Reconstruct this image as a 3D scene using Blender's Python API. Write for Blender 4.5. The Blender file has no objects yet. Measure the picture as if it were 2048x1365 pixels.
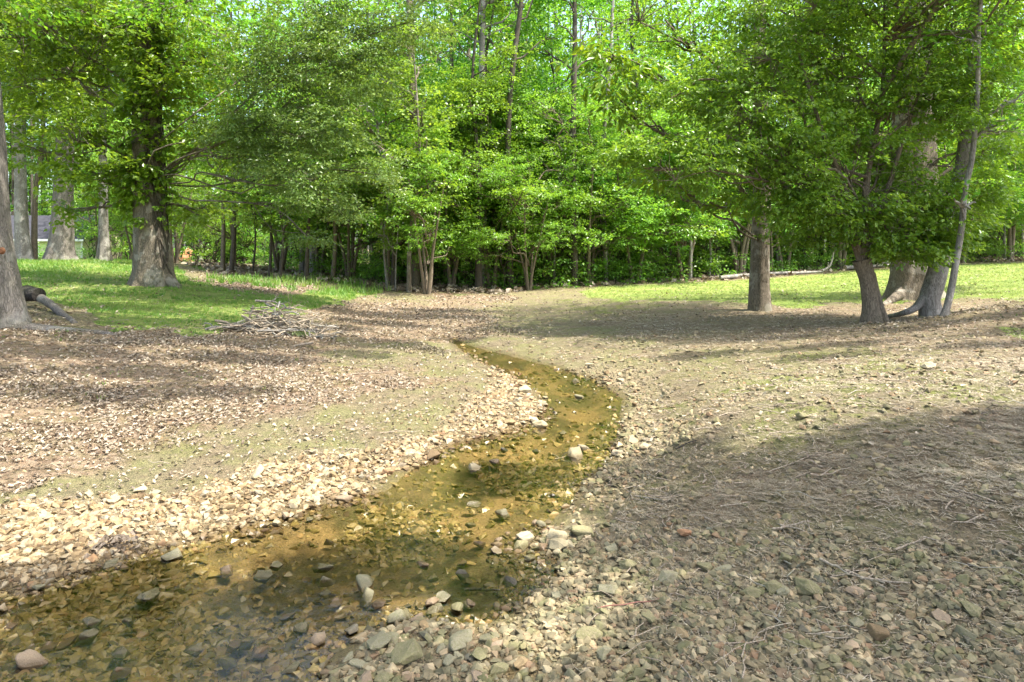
import bpy, bmesh, math, random
import numpy as np
from mathutils import Vector, Matrix
C = bpy.context.scene.collection
# ------------------------------------------------------------------ camera, sky, sun, exposure
HC, F, YH = 1.6, 1365.3, 500.0
cam = bpy.data.cameras.new('camera'); co = bpy.data.objects.new('camera', cam); C.objects.link(co)
co.location = (0, 0, HC); co.rotation_euler = (math.pi/2, 0, 0)
cam.lens = 24; cam.sensor_width = 36; cam.shift_y = -(682.5-YH)/2048; cam.clip_start = 0.05; cam.clip_end = 1500
bpy.context.scene.camera = co
SUN = Vector((0.40, -0.16, 0.90)).normalized()
w = bpy.data.worlds.new('World'); bpy.context.scene.world = w; w.use_nodes = True
nt = w.node_tree; nt.nodes.clear()
sk = nt.nodes.new('ShaderNodeTexSky'); sk.sky_type = 'NISHITA'; sk.sun_disc = False
sk.sun_elevation = math.asin(SUN.z); sk.sun_rotation = math.atan2(SUN.x, SUN.y); sk.dust_density = 4.0; sk.ozone_density = 0.5
bg = nt.nodes.new('ShaderNodeBackground'); bg.inputs[1].default_value = 0.15
ow = nt.nodes.new('ShaderNodeOutputWorld'); nt.links.new(sk.outputs[0], bg.inputs[0]); nt.links.new(bg.outputs[0], ow.inputs[0])
sl = bpy.data.lights.new('sun', 'SUN'); sl.energy = 2.95; sl.angle = math.radians(0.53); sl.color = (1, 0.95, 0.86)
so = bpy.data.objects.new('sun', sl); C.objects.link(so); so.rotation_euler = SUN.to_track_quat('Z', 'Y').to_euler()
vs = bpy.context.scene.view_settings; vs.view_transform = 'Standard'; vs.look = 'None'; vs.gamma = 1.0; vs.exposure = 2.0
cy = bpy.context.scene.cycles
cy.max_bounces = 7; cy.diffuse_bounces = 4; cy.glossy_bounces = 2; cy.transmission_bounces = 4; cy.transparent_max_bounces = 8
cy.sample_clamp_indirect = 6; cy.caustics_reflective = False; cy.caustics_refractive = False

# ------------------------------------------------------------------ noise
def _h(i, j, k):
    n = (i*374761393 + j*668265263 + k*2147483647 + 1013904223) & 0xffffffff
    n = ((n ^ (n >> 13))*1274126177) & 0xffffffff
    n = ((n ^ (n >> 15))*2246822519) & 0xffffffff
    return ((n ^ (n >> 16)) & 0xffffff)/16777215.0
def vn(x, y, z=0.0, seed=0):
    x = np.asarray(x, float); y = np.asarray(y, float); z = np.zeros_like(x)+z
    i = np.floor(x).astype(np.int64); j = np.floor(y).astype(np.int64); k = np.floor(z).astype(np.int64)
    fx, fy, fz = x-i, y-j, z-k
    fx = fx*fx*(3-2*fx); fy = fy*fy*(3-2*fy); fz = fz*fz*(3-2*fz); k = k+seed*57
    r = 0
    for a, wa in ((0, 1-fx), (1, fx)):
        for b, wb in ((0, 1-fy), (1, fy)):
            for c, wc in ((0, 1-fz), (1, fz)):
                r = r + wa*wb*wc*_h(i+a, j+b, k+c)
    return r
def fbm(x, y, z=0.0, seed=0, o=4):
    r = 0; a = 0.5
    for q in range(o):
        r = r + a*(vn(x*2**q, y*2**q, z*2**q, seed+q)-0.5); a *= 0.55
    return r
def sstep(a, b, x):
    t = np.clip((x-a)/(b-a), 0, 1); return t*t*(3-2*t)

# ------------------------------------------------------------------ terrain
def unp(px, py, z):
    Y = F*(HC-z)/(py-YH); return ((px-1024)/F*Y, Y, z)
CP = [(0,950,.1),(0,800,.28),(0,700,.42),(30,650,.5),(200,600,.6),(310,568,.75),(150,535,1.0),(300,900,.08),(300,780,.2),
 (500,700,.22),(560,660,.27),(600,620,.33),(600,585,.42),(640,560,.45),(700,850,.06),(700,750,.12),(850,740,.07),(800,680,.12),
 (750,640,.12),(750,600,.12),(850,585,.1),(1000,580,.1),(500,550,.6),(400,528,.66),(620,545,.52),(700,545,.5),
 (1300,900,.12),(1400,850,.3),(1600,860,.4),(2048,810,.6),(1400,1000,.15),(1700,1000,.3),(2048,1000,.42),(1300,1200,.04),
 (1700,1200,.13),(2048,1200,.22),(1500,1365,.04),(2048,1365,.12),(1100,1350,.02),(1400,800,.2),(1700,750,.42),(2048,740,.55),
 (1350,740,.15),(1500,700,.22),(1800,700,.4),(2048,690,.5),(1250,650,.12),(1520,620,.27),(1740,642,.27),(1870,630,.33),
 (1830,592,.45),(2048,600,.55),(2048,560,.75),(2048,530,.95),(1700,560,.45),(1300,568,.25),(1150,600,.12),(2048,512,1.2),(1500,552,.42)]
CW = [unp(*c) for c in CP] + [(-20,32,1.12),(-28,32,1.05),(-40,60,.5),(-60,60,.6),(-30,48,.8),(-40,110,.6),(0,50,.5),(0,80,.6),(35,70,1.6),(0,180,1),(120,180,1.6),(-130,180,1),
 (0,0,.04),(3,0,.1),(-4,0,.06),(0,-3,.15),(8,0,.7),(-10,2,.5),(12,6,.9),(-9,4.5,.35),(9,12,.7),(-14,14,.85)]
CW = np.array(CW)
def uv(X, Y):
    d = np.maximum(Y, -2)+3.0
    return X/d, np.log(d)
def _k(r2): return 0.5*r2*np.log(r2+1e-9)
cu, cv = uv(CW[:, 0], CW[:, 1])
n = len(cu); K = _k((cu[:, None]-cu)**2+(cv[:, None]-cv)**2)+np.eye(n)*1e-3
Pm = np.stack([np.ones(n), cu, cv], 1)
A = np.block([[K, Pm], [Pm.T, np.zeros((3, 3))]])
TW = np.linalg.solve(A, np.concatenate([CW[:, 2], np.zeros(3)]))
def tps(X, Y):
    u, v = uv(X, Y); r = TW[n]+TW[n+1]*u+TW[n+2]*v
    for q in range(n):
        r = r+TW[q]*_k((u-cu[q])**2+(v-cv[q])**2)
    return np.clip(r, 0.0, 2.2)
SH = [(-60,1500),(-60,1200),(60,1180),(170,1150),(330,1100),(470,1062),(560,1040),(640,1012),(700,1000),(770,985),(800,955),(850,930),(880,905),(940,880),(1000,868),
 (1060,850),(1090,822),(1092,800),(1062,772),(1005,745),(955,722),(935,708),(918,697),(908,688),(905,680),
 (912,678),(922,686),(942,694),(1020,713),(1100,733),(1180,756),(1250,800),(1238,850),(1228,900),(1210,940),(1165,968),(1140,1000),(1110,1035),
 (1085,1075),(1050,1100),(1120,1125),(1120,1150),(1070,1185),(1030,1230),(960,1262),(900,1255),(850,1245),(760,1260),(700,1290),(660,1330),(640,1500)]
CRK = np.array([unp(a, b, 0.0)[:2] for a, b in SH])
def sdf(X, Y, poly):                      # positive inside
    d = np.full(np.shape(X), 1e9); ins = np.zeros(np.shape(X), bool); m = len(poly)
    for q in range(m):
        ax, ay = poly[q]; bx, by = poly[(q+1) % m]
        ex, ey = bx-ax, by-ay; L = ex*ex+ey*ey+1e-12
        t = np.clip(((X-ax)*ex+(Y-ay)*ey)/L, 0, 1)
        d = np.minimum(d, (X-ax-t*ex)**2+(Y-ay-t*ey)**2)
        c = ((ay > Y) != (by > Y)) & (X < (bx-ax)*(Y-ay)/(by-ay+1e-12)+ax); ins ^= c
    return np.where(ins, 1, -1)*np.sqrt(d)
def H(X, Y):
    X = np.asarray(X, float); Y = np.asarray(Y, float)
    z = tps(X, Y)
    d = sdf(X+0.10*fbm(X*3, Y*3, seed=5), Y+0.16*fbm(X*2.5, Y*2.5, seed=6), CRK)
    nz = 0.06*fbm(X*.9, Y*.9, seed=1)+0.05*fbm(X*4, Y*4, seed=2)+0.028*fbm(X*16, Y*16, seed=3, o=3)
    out = np.maximum(z*sstep(0, 0.8, -d)+0.02*sstep(0, .1, -d), 0.012*sstep(0, .05, -d))+nz*sstep(0.0, .5, -d)
    inn = -0.012-0.075*sstep(0, 0.7, d)+0.5*nz*sstep(0, .4, d)
    far = sstep(20, 24, Y)
    r = np.where(d > 0, inn, np.maximum(out, 0.004))
    return r*(1-far)+(z+nz*1.3)*far
def h1(x, y): return float(H(np.array([x]), np.array([y]))[0])
def ray(px, py, ymin=2.2, ymax=140):
    Ys = np.exp(np.linspace(math.log(ymin), math.log(ymax), 900)); Xs = (px-1024)/F*Ys
    hz = H(Xs, Ys); rz = HC-(py-YH)*Ys/F
    k = np.argmax(hz >= rz)
    if not (hz >= rz).any(): k = 700
    return float(Xs[k]), float(Ys[k]), float(hz[k])
def at(px, py, Y): return ((px-1024)/F*Y, Y, HC-(py-YH)*Y/F)

# ------------------------------------------------------------------ mesh helper
class Geo:
    def __init__(s): s.v = []; s.f = []; s.n = 0
    def add(s, v, f, mat=0, rnd=None, smooth=False):
        v = np.asarray(v, float).reshape(-1, 3); f = np.asarray(f, np.int64)
        r = np.full(len(f), 0.5) if rnd is None else (np.zeros(len(f))+rnd)
        s.v.append(v); s.f.append((f+s.n, mat, r, smooth)); s.n += len(v)
    def build(s, name, mats, parent=None, loc=None, attr=True):
        me = bpy.data.meshes.new(name); v = np.concatenate(s.v)
        me.vertices.add(len(v)); me.vertices.foreach_set('co', v.astype(np.float32).ravel())
        loops = np.concatenate([f.ravel() for f, *_ in s.f])
        tot = np.concatenate([np.full(len(f), f.shape[1]) for f, *_ in s.f])
        st = np.concatenate([[0], np.cumsum(tot)[:-1]])
        me.loops.add(len(loops)); me.loops.foreach_set('vertex_index', loops.astype(np.int32))
        me.polygons.add(len(tot)); me.polygons.foreach_set('loop_start', st.astype(np.int32))
        me.polygons.foreach_set('material_index', np.concatenate([np.full(len(f), m) for f, m, *_ in s.f]).astype(np.int32))
        me.polygons.foreach_set('use_smooth', np.concatenate([np.full(len(f), sm) for f, m, r, sm in s.f]))
        a = me.attributes.new('rnd', 'FLOAT', 'FACE'); a.data.foreach_set('value', np.concatenate([r for f, m, r, sm in s.f]).astype(np.float32))
        me.update(calc_edges=True)
        for m in (mats if isinstance(mats, (list, tuple)) else [mats]): me.materials.append(m)
        o = bpy.data.objects.new(name, me); C.objects.link(o)
        if parent: o.parent = parent
        if loc is not None: o.location = loc
        return o
def tag(o, label=None, cat=None, group=None, kind=None):
    for k, v in (('label', label), ('category', cat), ('group', group), ('kind', kind)):
        if v: o[k] = v
    return o
def empty(name, loc, label, cat, group=None, rz=0):
    o = bpy.data.objects.new(name, None); C.objects.link(o); o.location = loc; o.rotation_euler = (0, 0, rz); o.empty_display_size = .2
    return tag(o, label, cat, group)
def smooth_path(p, k=4):
    p = np.asarray(p, float)
    if len(p) < 3: return p
    q = np.vstack([2*p[0]-p[1], p, 2*p[-1]-p[-2]]); out = []
    for i in range(1, len(q)-2):
        for t in np.arange(k)/k:
            a, b, c, d = q[i-1], q[i], q[i+1], q[i+2]
            out.append(.5*((2*b)+(-a+c)*t+(2*a-5*b+4*c-d)*t*t+(-a+3*b-3*c+d)*t**3))
    out.append(p[-1]); return np.array(out)
def tube(g, p, r, sides=6, mat=0, cap=False, mod=None, rnd=.5, ref=None):
    p = np.asarray(p, float); m = len(p); r = np.zeros(m)+r
    t = np.gradient(p, axis=0); t /= np.linalg.norm(t, axis=1)[:, None]+1e-9
    if ref is None: ref = np.array([0, 1., 0]) if abs(t[0][2]) > .6 or abs(t[:, 1].mean()) < .6 else np.array([0, 0, 1.])
    a = np.cross(t, ref); a /= np.linalg.norm(a, axis=1)[:, None]+1e-9; b = np.cross(t, a)
    th = np.arange(sides)/sides*2*np.pi
    R = r[:, None]*np.ones(sides)
    if mod is not None: R = R*mod(p, th)
    v = p[:, None]+R[..., None]*(a[:, None]*np.cos(th)[None, :, None]+b[:, None]*np.sin(th)[None, :, None])
    i = np.arange(m-1)[:, None]*sides; j = np.arange(sides)[None]; j2 = (j+1) % sides
    f = np.stack([i+j, i+j2, i+sides+j2, i+sides+j], -1).reshape(-1, 4)
    g.add(v.reshape(-1, 3), f, mat, rnd, True)
    if cap:
        for e, s in ((0, 1), (m-1, -1)):
            ring = v[e]; c = ring.mean(0)
            vv = np.vstack([ring, c]); k = np.arange(sides); k2 = (k+1) % sides
            ff = np.stack([k2, k, np.full(sides, sides)], 1) if s > 0 else np.stack([k, k2, np.full(sides, sides)], 1)
            g.add(vv, ff, mat if cap is True else cap, rnd, False)
def box(g, x0, x1, y0, y1, z0, z1, mat=0):
    v = [(x, y, z) for z in (z0, z1) for y in (y0, y1) for x in (x0, x1)]
    g.add(v, [(0, 2, 3, 1), (4, 5, 7, 6), (0, 1, 5, 4), (2, 6, 7, 3), (0, 4, 6, 2), (1, 3, 7, 5)], mat)
def rotm(yaw, tilt, roll):
    cz, sz, cx, sx, cyy, sy = np.cos(yaw), np.sin(yaw), np.cos(tilt), np.sin(tilt), np.cos(roll), np.sin(roll)
    N = len(yaw); Rz = np.zeros((N, 3, 3)); Rx = Rz.copy(); Ry = Rz.copy()
    Rz[:, 0, 0] = cz; Rz[:, 0, 1] = -sz; Rz[:, 1, 0] = sz; Rz[:, 1, 1] = cz; Rz[:, 2, 2] = 1
    Rx[:, 0, 0] = 1; Rx[:, 1, 1] = cx; Rx[:, 1, 2] = -sx; Rx[:, 2, 1] = sx; Rx[:, 2, 2] = cx
    Ry[:, 1, 1] = 1; Ry[:, 0, 0] = cyy; Ry[:, 0, 2] = sy; Ry[:, 2, 0] = -sy; Ry[:, 2, 2] = cyy
    return Rz@Rx@Ry
def inst(g, tmpl, P, S, yaw, tilt, roll, rnd, mat=0, smooth=False):
    """many copies of small template meshes inside one 'stuff' mesh"""
    tid = np.random.randint(0, len(tmpl), len(P))
    for k, (tv, tf) in enumerate(tmpl):
        m = tid == k
        if not m.any(): continue
        R = rotm(yaw[m], tilt[m], roll[m]); s = S[m]
        s = s[:, None]*np.ones(3) if s.ndim == 1 else s
        v = np.einsum('nij,nvj->nvi', R, tv[None]*s[:, None])+P[m][:, None]
        N = len(v); f = tf[None]+(np.arange(N)*len(tv))[:, None, None]
        g.add(v.reshape(-1, 3), f.reshape(-1, tf.shape[1]), mat, np.repeat(rnd[m], len(tf)), smooth)
np.random.seed(7); random.seed(7)

# ------------------------------------------------------------------ materials
def mat(name):
    m = bpy.data.materials.new(name); m.use_nodes = True; m.node_tree.nodes.clear(); return m, m.node_tree
class N:
    def __init__(s, t): s.t = t
    def n(s, typ, ins=None, **kw):
        x = s.t.nodes.new(typ)
        for k, v in kw.items(): setattr(x, k, v)
        for k, v in (ins or {}).items():
            if isinstance(v, bpy.types.NodeSocket): s.t.links.new(v, x.inputs[k])
            else: x.inputs[k].default_value = v
        return x
    def ramp(s, fac, stops, interp='LINEAR'):
        r = s.n('ShaderNodeValToRGB', {0: fac}); e = r.color_ramp; e.interpolation = interp
        while len(e.elements) < len(stops): e.elements.new(.5)
        for el, (p, c) in zip(e.elements, stops): el.position = p; el.color = (*c, 1) if len(c) == 3 else c
        return r.outputs[0]
    def mix(s, f, a, b, bt='MIX'):
        x = s.n('ShaderNodeMix', data_type='RGBA', blend_type=bt)
        for k, v in ((0, f), (6, a), (7, b)):
            if isinstance(v, bpy.types.NodeSocket): s.t.links.new(v, x.inputs[k])
            else: x.inputs[k].default_value = v if not isinstance(v, tuple) or len(v) == 4 else (*v, 1)
        return x.outputs[2]
    def noise(s, vec, scale, det=4, rough=.55, out=0):
        return s.n('ShaderNodeTexNoise', {'Vector': vec, 'Scale': scale, 'Detail': det, 'Roughness': rough}).outputs[out]
    def math(s, op, a, b=0.0, c=False):
        return s.n('ShaderNodeMath', {0: a, 1: b}, operation=op, use_clamp=c).outputs[0]
    def attr(s, nm): return s.n('ShaderNodeAttribute', attribute_name=nm).outputs['Fac']
def leaf_mat(name, a, b, c, trans=.5, gloss=.33, tcol=(1.5, 1.35, .6)):
    m, t = mat(name); q = N(t); r = q.attr('rnd'); oi = q.n('ShaderNodeObjectInfo').outputs['Random']
    col = q.ramp(r, [(0, a), (.5, b), (1, c)])
    hs = q.n('ShaderNodeHueSaturation', {'Color': col, 'Hue': q.n('ShaderNodeMapRange', {0: oi, 3: .484, 4: .522}).outputs[0],
             'Value': q.n('ShaderNodeMapRange', {0: oi, 3: .85, 4: 1.15}).outputs[0]}).outputs[0]
    p = q.n('ShaderNodeBsdfPrincipled', {'Base Color': hs, 'Roughness': gloss, 'Specular IOR Level': .6})
    tc = q.mix(1.0, hs, (*tcol, 1), 'MULTIPLY')
    tr = q.n('ShaderNodeBsdfTranslucent', {'Color': tc})
    mx = q.n('ShaderNodeMixShader', {0: trans, 1: p.outputs[0], 2: tr.outputs[0]})
    q.n('ShaderNodeOutputMaterial', {0: mx.outputs[0]}); return m
G = 1.0
M_forest = leaf_mat('leaf_forest', (.08, .19, .02), (.15, .31, .035), (.25, .43, .055))
M_edge = leaf_mat('leaf_edge', (.11, .23, .025), (.19, .36, .045), (.29, .47, .08))
M_oak = leaf_mat('leaf_oak', (.10, .22, .02), (.18, .34, .035), (.28, .45, .06))
M_blue = leaf_mat('leaf_bluegreen', (.095, .20, .045), (.17, .31, .075), (.27, .42, .11), trans=.32, gloss=.35)
M_gloss = leaf_mat('leaf_glossy', (.10, .22, .025), (.18, .345, .04), (.28, .46, .07), trans=.5, gloss=.3)
M_yell = leaf_mat('leaf_yellow', (.10, .20, .015), (.16, .27, .02), (.24, .33, .03), trans=.45)
M_shrub = leaf_mat('leaf_shrub', (.10, .23, .03), (.17, .34, .05), (.27, .45, .09), trans=.5)
M_grass = leaf_mat('grass_blade', (.09, .19, .02), (.15, .27, .035), (.25, .32, .08), trans=.35, gloss=.5)
M_straw = leaf_mat('dry_straw', (.22, .18, .12), (.38, .32, .22), (.54, .48, .36), trans=.1, gloss=.7, tcol=(1, .9, .7))
M_litter = leaf_mat('dead_leaf', (.12, .09, .06), (.26, .205, .14), (.45, .385, .29), trans=.12, gloss=.6, tcol=(1, .85, .6))
def bark(name, dark, light, patch=None, sc=9, bump=.6, pamt=.55):
    m, t = mat(name); q = N(t); tc = q.n('ShaderNodeTexCoord').outputs['Object']
    mp = q.n('ShaderNodeMapping', {0: tc, 3: (sc*1.5, sc*1.5, sc*.2)}).outputs[0]
    wob = q.n('ShaderNodeVectorMath', {0: mp, 1: q.n('ShaderNodeVectorMath', {0: q.noise(tc, 5, 2, out=1), 'Scale': 1.6}, operation='SCALE').outputs[0]}, operation='ADD').outputs[0]
    vo = q.n('ShaderNodeTexVoronoi', {'Vector': wob, 'Scale': 2.2}, feature='DISTANCE_TO_EDGE').outputs[0]
    ns = q.noise(wob, 3.5, 6, .7)
    hgt = q.math('MULTIPLY_ADD', vo, 1.2); t.nodes[-1].inputs[2].default_value = 0
    hh = q.math('ADD', q.math('MULTIPLY', q.math('MINIMUM', vo, .25), .7), q.math('MULTIPLY', ns, .7))
    col = q.ramp(hh, [(.24, dark), (.42, tuple((a+b)/2 for a, b in zip(dark, light))), (.62, light)])
    if patch:
        pm = q.ramp(q.noise(tc, 2.6, 5, .65), [(pamt, (0, 0, 0)), (pamt+.07, (1, 1, 1))])
        col = q.mix(q.math('MULTIPLY', pm, .6), col, patch)
    g = q.ramp(q.noise(tc, 1.1, 3), [(.5, (0, 0, 0)), (.75, (1, 1, 1))])
    col = q.mix(q.math('MULTIPLY', g, .35), col, (.09, .11, .04))
    bp = q.n('ShaderNodeBump', {'Height': hh, 'Strength': bump, 'Distance': .04}).outputs[0]
    p = q.n('ShaderNodeBsdfPrincipled', {'Base Color': col, 'Roughness': .92, 'Specular IOR Level': .15, 'Normal': bp})
    q.n('ShaderNodeOutputMaterial', {0: p.outputs[0]}); return m
B_grey = bark('bark_grey', (.055, .048, .04), (.25, .225, .195), (.33, .31, .275), 12)
B_oak = bark('bark_oak', (.05, .042, .03), (.25, .21, .155), (.36, .33, .27), 12, pamt=.52)
B_brown = bark('bark_brown', (.06, .047, .033), (.27, .22, .16), None, 14, .4)
B_dark = bark('bark_dark', (.03, .026, .02), (.13, .11, .085), (.2, .2, .17), 12, .5, .6)
B_pale = bark('bark_pale', (.08, .07, .06), (.30, .28, .245), (.42, .40, .36), 12, .4, .5)
B_stick = bark('bark_stick', (.15, .115, .08), (.44, .37, .28), (.34, .34, .29), 20, .3, .58)
def rock_mat(name, stops, moss=0.0, rough=.85, spec=.3, det=26, wetk=(.5, .46, .38)):
    m, t = mat(name); q = N(t); tc = q.n('ShaderNodeTexCoord').outputs['Object']; r = q.attr('rnd')
    oi = q.n('ShaderNodeObjectInfo').outputs['Random']
    fr = q.math('FRACT', q.math('ADD', r, oi))
    col = q.ramp(fr, stops); ns = q.noise(tc, det, 5, .65)
    col = q.mix(1.0, col, q.ramp(ns, [(.3, (.62, .6, .56)), (.65, (1.12, 1.1, 1.05))]), 'MULTIPLY')
    if moss:
        mm = q.ramp(q.noise(tc, 9, 4), [(.62-moss*.3, (0, 0, 0)), (.72-moss*.3, (1, 1, 1))])
        col = q.mix(q.math('MULTIPLY', mm, .5), col, (.13, .135, .05))
    geo = q.n('ShaderNodeNewGeometry').outputs['Position']
    z = q.n('ShaderNodeSeparateXYZ', {0: geo}).outputs[2]                      # wet band just above the water line
    wet = q.ramp(q.math('ADD', z, q.math('MULTIPLY', ns, .012)), [(.016, (1, 1, 1)), (.034, (0, 0, 0))])
    col = q.mix(wet, col, q.mix(1.0, col, wetk, 'MULTIPLY'))
    ro = q.n('ShaderNodeMapRange', {0: wet, 3: rough, 4: .25}).outputs[0]
    bp = q.n('ShaderNodeBump', {'Height': q.noise(tc, det*2, 4), 'Strength': .35, 'Distance': .006}).outputs[0]
    p = q.n('ShaderNodeBsdfPrincipled', {'Base Color': col, 'Roughness': ro, 'Specular IOR Level': spec, 'Normal': bp})
    q.n('ShaderNodeOutputMaterial', {0: p.outputs[0]}); return m
TAN = [(0, (.13, .09, .05)), (.25, (.24, .175, .095)), (.5, (.31, .235, .135)), (.75, (.37, .30, .195)), (.92, (.26, .235, .175)), (1, (.26, .155, .08))]
MIX = [(0, (.10, .092, .055)), (.2, (.17, .145, .09)), (.4, (.24, .19, .11)), (.6, (.15, .14, .085)), (.8, (.36, .30, .19)), (.95, (.21, .135, .08)), (1, (.12, .12, .09))]  # right bank gravel's own olive and brown, darkened to carry the shade there
GRY = [(0, (.185, .17, .11)), (.5, (.26, .24, .165)), (1, (.21, .195, .13))]  # olive grey: some algae, the rest is shade put into the colour
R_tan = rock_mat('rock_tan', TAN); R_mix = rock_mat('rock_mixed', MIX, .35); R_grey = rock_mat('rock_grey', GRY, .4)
R_rust = rock_mat('rock_rust', [(0, (.32, .17, .09)), (1, (.36, .20, .11))]); R_pink = rock_mat('rock_pink', [(0, (.25, .19, .13)), (1, (.31, .24, .165))])
R_pale = rock_mat('rock_pale', [(0, (.33, .28, .175)), (1, (.39, .34, .23))]); R_bed = rock_mat('rock_bed', [(0, (.12, .10, .038)), (.3, (.22, .175, .068)), (.6, (.29, .23, .095)), (.85, (.38, .30, .15)), (1, (.28, .185, .085))], 0, wetk=(.85, .82, .75))
R_moss = rock_mat('rock_mossy', [(0, (.20, .18, .105)), (1, (.25, .22, .13))], .6)
def flat_mat(name, col, rough=.7, noise=0, spec=.3):
    m, t = mat(name); q = N(t); tc = q.n('ShaderNodeTexCoord').outputs['Object']
    c = q.mix(1.0, (*col, 1), q.ramp(q.noise(tc, 6, 5, .6), [(.3, (1-noise,)*3), (.7, (1+noise*.4,)*3)]), 'MULTIPLY')
    p = q.n('ShaderNodeBsdfPrincipled', {'Base Color': c, 'Roughness': rough, 'Specular IOR Level': spec})
    q.n('ShaderNodeOutputMaterial', {0: p.outputs[0]}); return m

# ------------------------------------------------------------------ ground zones (traced once, held by the ground)
def zone(pts): return np.array(pts, float)
Z_lawnL = [zone([(-400,505),(0,512),(260,522),(360,540),(380,560),(470,585),(560,592),(640,582),(700,572),(745,585),(700,603),(600,622),(520,640),(455,648),(400,662),(330,660),(230,655),(190,632),(130,608),(60,592),(-400,590)]),
           zone([(370,526),(500,538),(620,545),(700,556),(640,560),(560,550),(470,548),(400,540)])]
Z_lawnR = [zone([(1150,582),(1230,570),(1320,567),(1450,561),(1600,552),(1750,540),(1850,532),(2048,526),(2600,515),(2600,600),(2048,600),(1950,596),(1780,603),(1650,610),(1560,616),(1480,606),(1380,600),(1260,602),(1190,598)]),
           zone([(1990,655),(2100,648),(2300,670),(2048,680)])]
Z_litL = [zone([(-400,640),(60,650),(200,655),(330,668),(430,660),(560,650),(650,655),(700,690),(640,735),(830,742),(900,760),(760,800),(560,840),(330,880),(200,930),(0,980),(-400,1010)]),
          zone([(350,560),(430,556),(520,560),(640,568),(600,590),(520,590),(430,575)]),
          zone([(600,625),(700,600),(900,606),(1010,635),(980,665),(880,690),(760,685),(640,655)]),
          zone([(860,590),(1000,586),(1050,600),(960,612),(860,606)])]
Z_litR = [zone([(1150,640),(1300,618),(1500,612),(1700,612),(2048,600),(2600,600),(2600,720),(2048,730),(1700,700),(1450,700),(1300,680)]),
          zone([(1700,850),(2048,820),(2600,820),(2600,1000),(2048,1010),(1750,980),(1500,1020),(1400,960)])]
Z_grvL = [zone([(-400,1020),(0,1000),(180,985),(330,965),(480,925),(620,925),(760,905),(850,860),(940,800),(980,745),(930,712),(1000,735),(1100,790),(1120,860),(960,900),(830,960),(640,1030),(330,1120),(0,1210),(-400,1260)])]
Z_grvR = [zone([(1100,735),(1250,735),(1330,760),(1290,830),(1380,850),(1280,905),(1200,980),(1150,960),(1230,860),(1260,800)]),
          zone([(600,1400),(760,1240),(1000,1240),(1040,1120),(1030,1060),(1140,1030),(1250,1040),(1420,1050),(1700,1080),(2048,1080),(2600,1060),(2600,2200),(-200,2200)])]
Z_forest = [zone([(-600,515),(-100,511),(30,514),(170,520),(270,516),(350,522),(440,548),(560,556),(700,566),(760,582),(880,592),(1000,588),(1090,574),(1160,574),(1330,565),(1500,558),(1620,548),(1760,536),(1860,527),(2048,522),(2600,510),(2600,300),(-600,300)])]
def proj(X, Y, Z):
    Yc = np.maximum(Y, .7); return 1024+F*X/Yc, YH+F*(HC-Z)/Yc
def zmask(X, Y, Z, zones, soft=1.0, wob=1.0, seed=0):
    px, py = proj(X, Y, Z); k = np.clip((py-YH)/200, .12, 2.5)
    wx = fbm(X*1.4, Y*1.4, seed=20+seed)*110*wob*k; wy = fbm(X*1.7, Y*1.7, seed=30+seed)*60*wob*k
    r = 0
    for z in zones:
        zz = z/np.array([1, .5]); d = sdf(px+wx, (py+wy)*2, z*np.array([1, 2]))
        r = np.maximum(r, sstep(-9*soft, 9*soft, d/k))
    return r*(Y > .7)
def near_right(X, Y): return (Y <= 2.3)
def masks(X, Y, Z):
    m = {}
    m['forest'] = np.maximum(zmask(X, Y, Z, Z_forest, seed=1, wob=.6), (Y > 60)*1.0)
    m['grass'] = np.maximum(zmask(X, Y, Z, Z_lawnL, 1.5, .8, seed=2), zmask(X, Y, Z, Z_lawnR, 1.5, .6, seed=3))*(1-m['forest'])
    g2 = zmask(X, Y, Z, Z_lawnL[1:], 1, .5, seed=2); m['grass'] = np.maximum(m['grass'], g2)
    m['litter'] = zmask(X, Y, Z, Z_litL, 2, 1, seed=4)
    m['litterR'] = zmask(X, Y, Z, Z_litR, 2.5, 1.2, seed=5)
    m['gravL'] = zmask(X, Y, Z, Z_grvL, 1.2, .7, seed=6)
    m['gravR'] = np.maximum(zmask(X, Y, Z, Z_grvR, 2.5, .8, seed=7), (Y < 2.2)*1.0)
    return m
# ground sheet
ys = np.concatenate([np.linspace(-16, 1.9, 36), np.exp(np.linspace(math.log(2), math.log(60), 560)), np.exp(np.linspace(math.log(62), math.log(500), 36))])
s_in = np.linspace(-1, 1, 660); t = np.linspace(0, 1, 26)[1:]
hw = .82*np.maximum(ys, 2)+.8
Xg = np.concatenate([-hw[:, None]-(t[::-1]**2)[None]*(30+1.6*np.abs(ys))[:, None], s_in[None]*hw[:, None], hw[:, None]+(t**2)[None]*(30+1.6*np.abs(ys))[:, None]], 1)
Yg = ys[:, None]*np.ones_like(Xg)
nr, nc = Xg.shape; X = Xg.ravel(); Y = Yg.ravel(); Zg = H(X, Y)
i = np.arange(nr-1)[:, None]*nc; j = np.arange(nc-1)[None]
fq = np.stack([i+j, i+j+1, i+nc+j+1, i+nc+j], -1).reshape(-1, 4)

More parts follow.
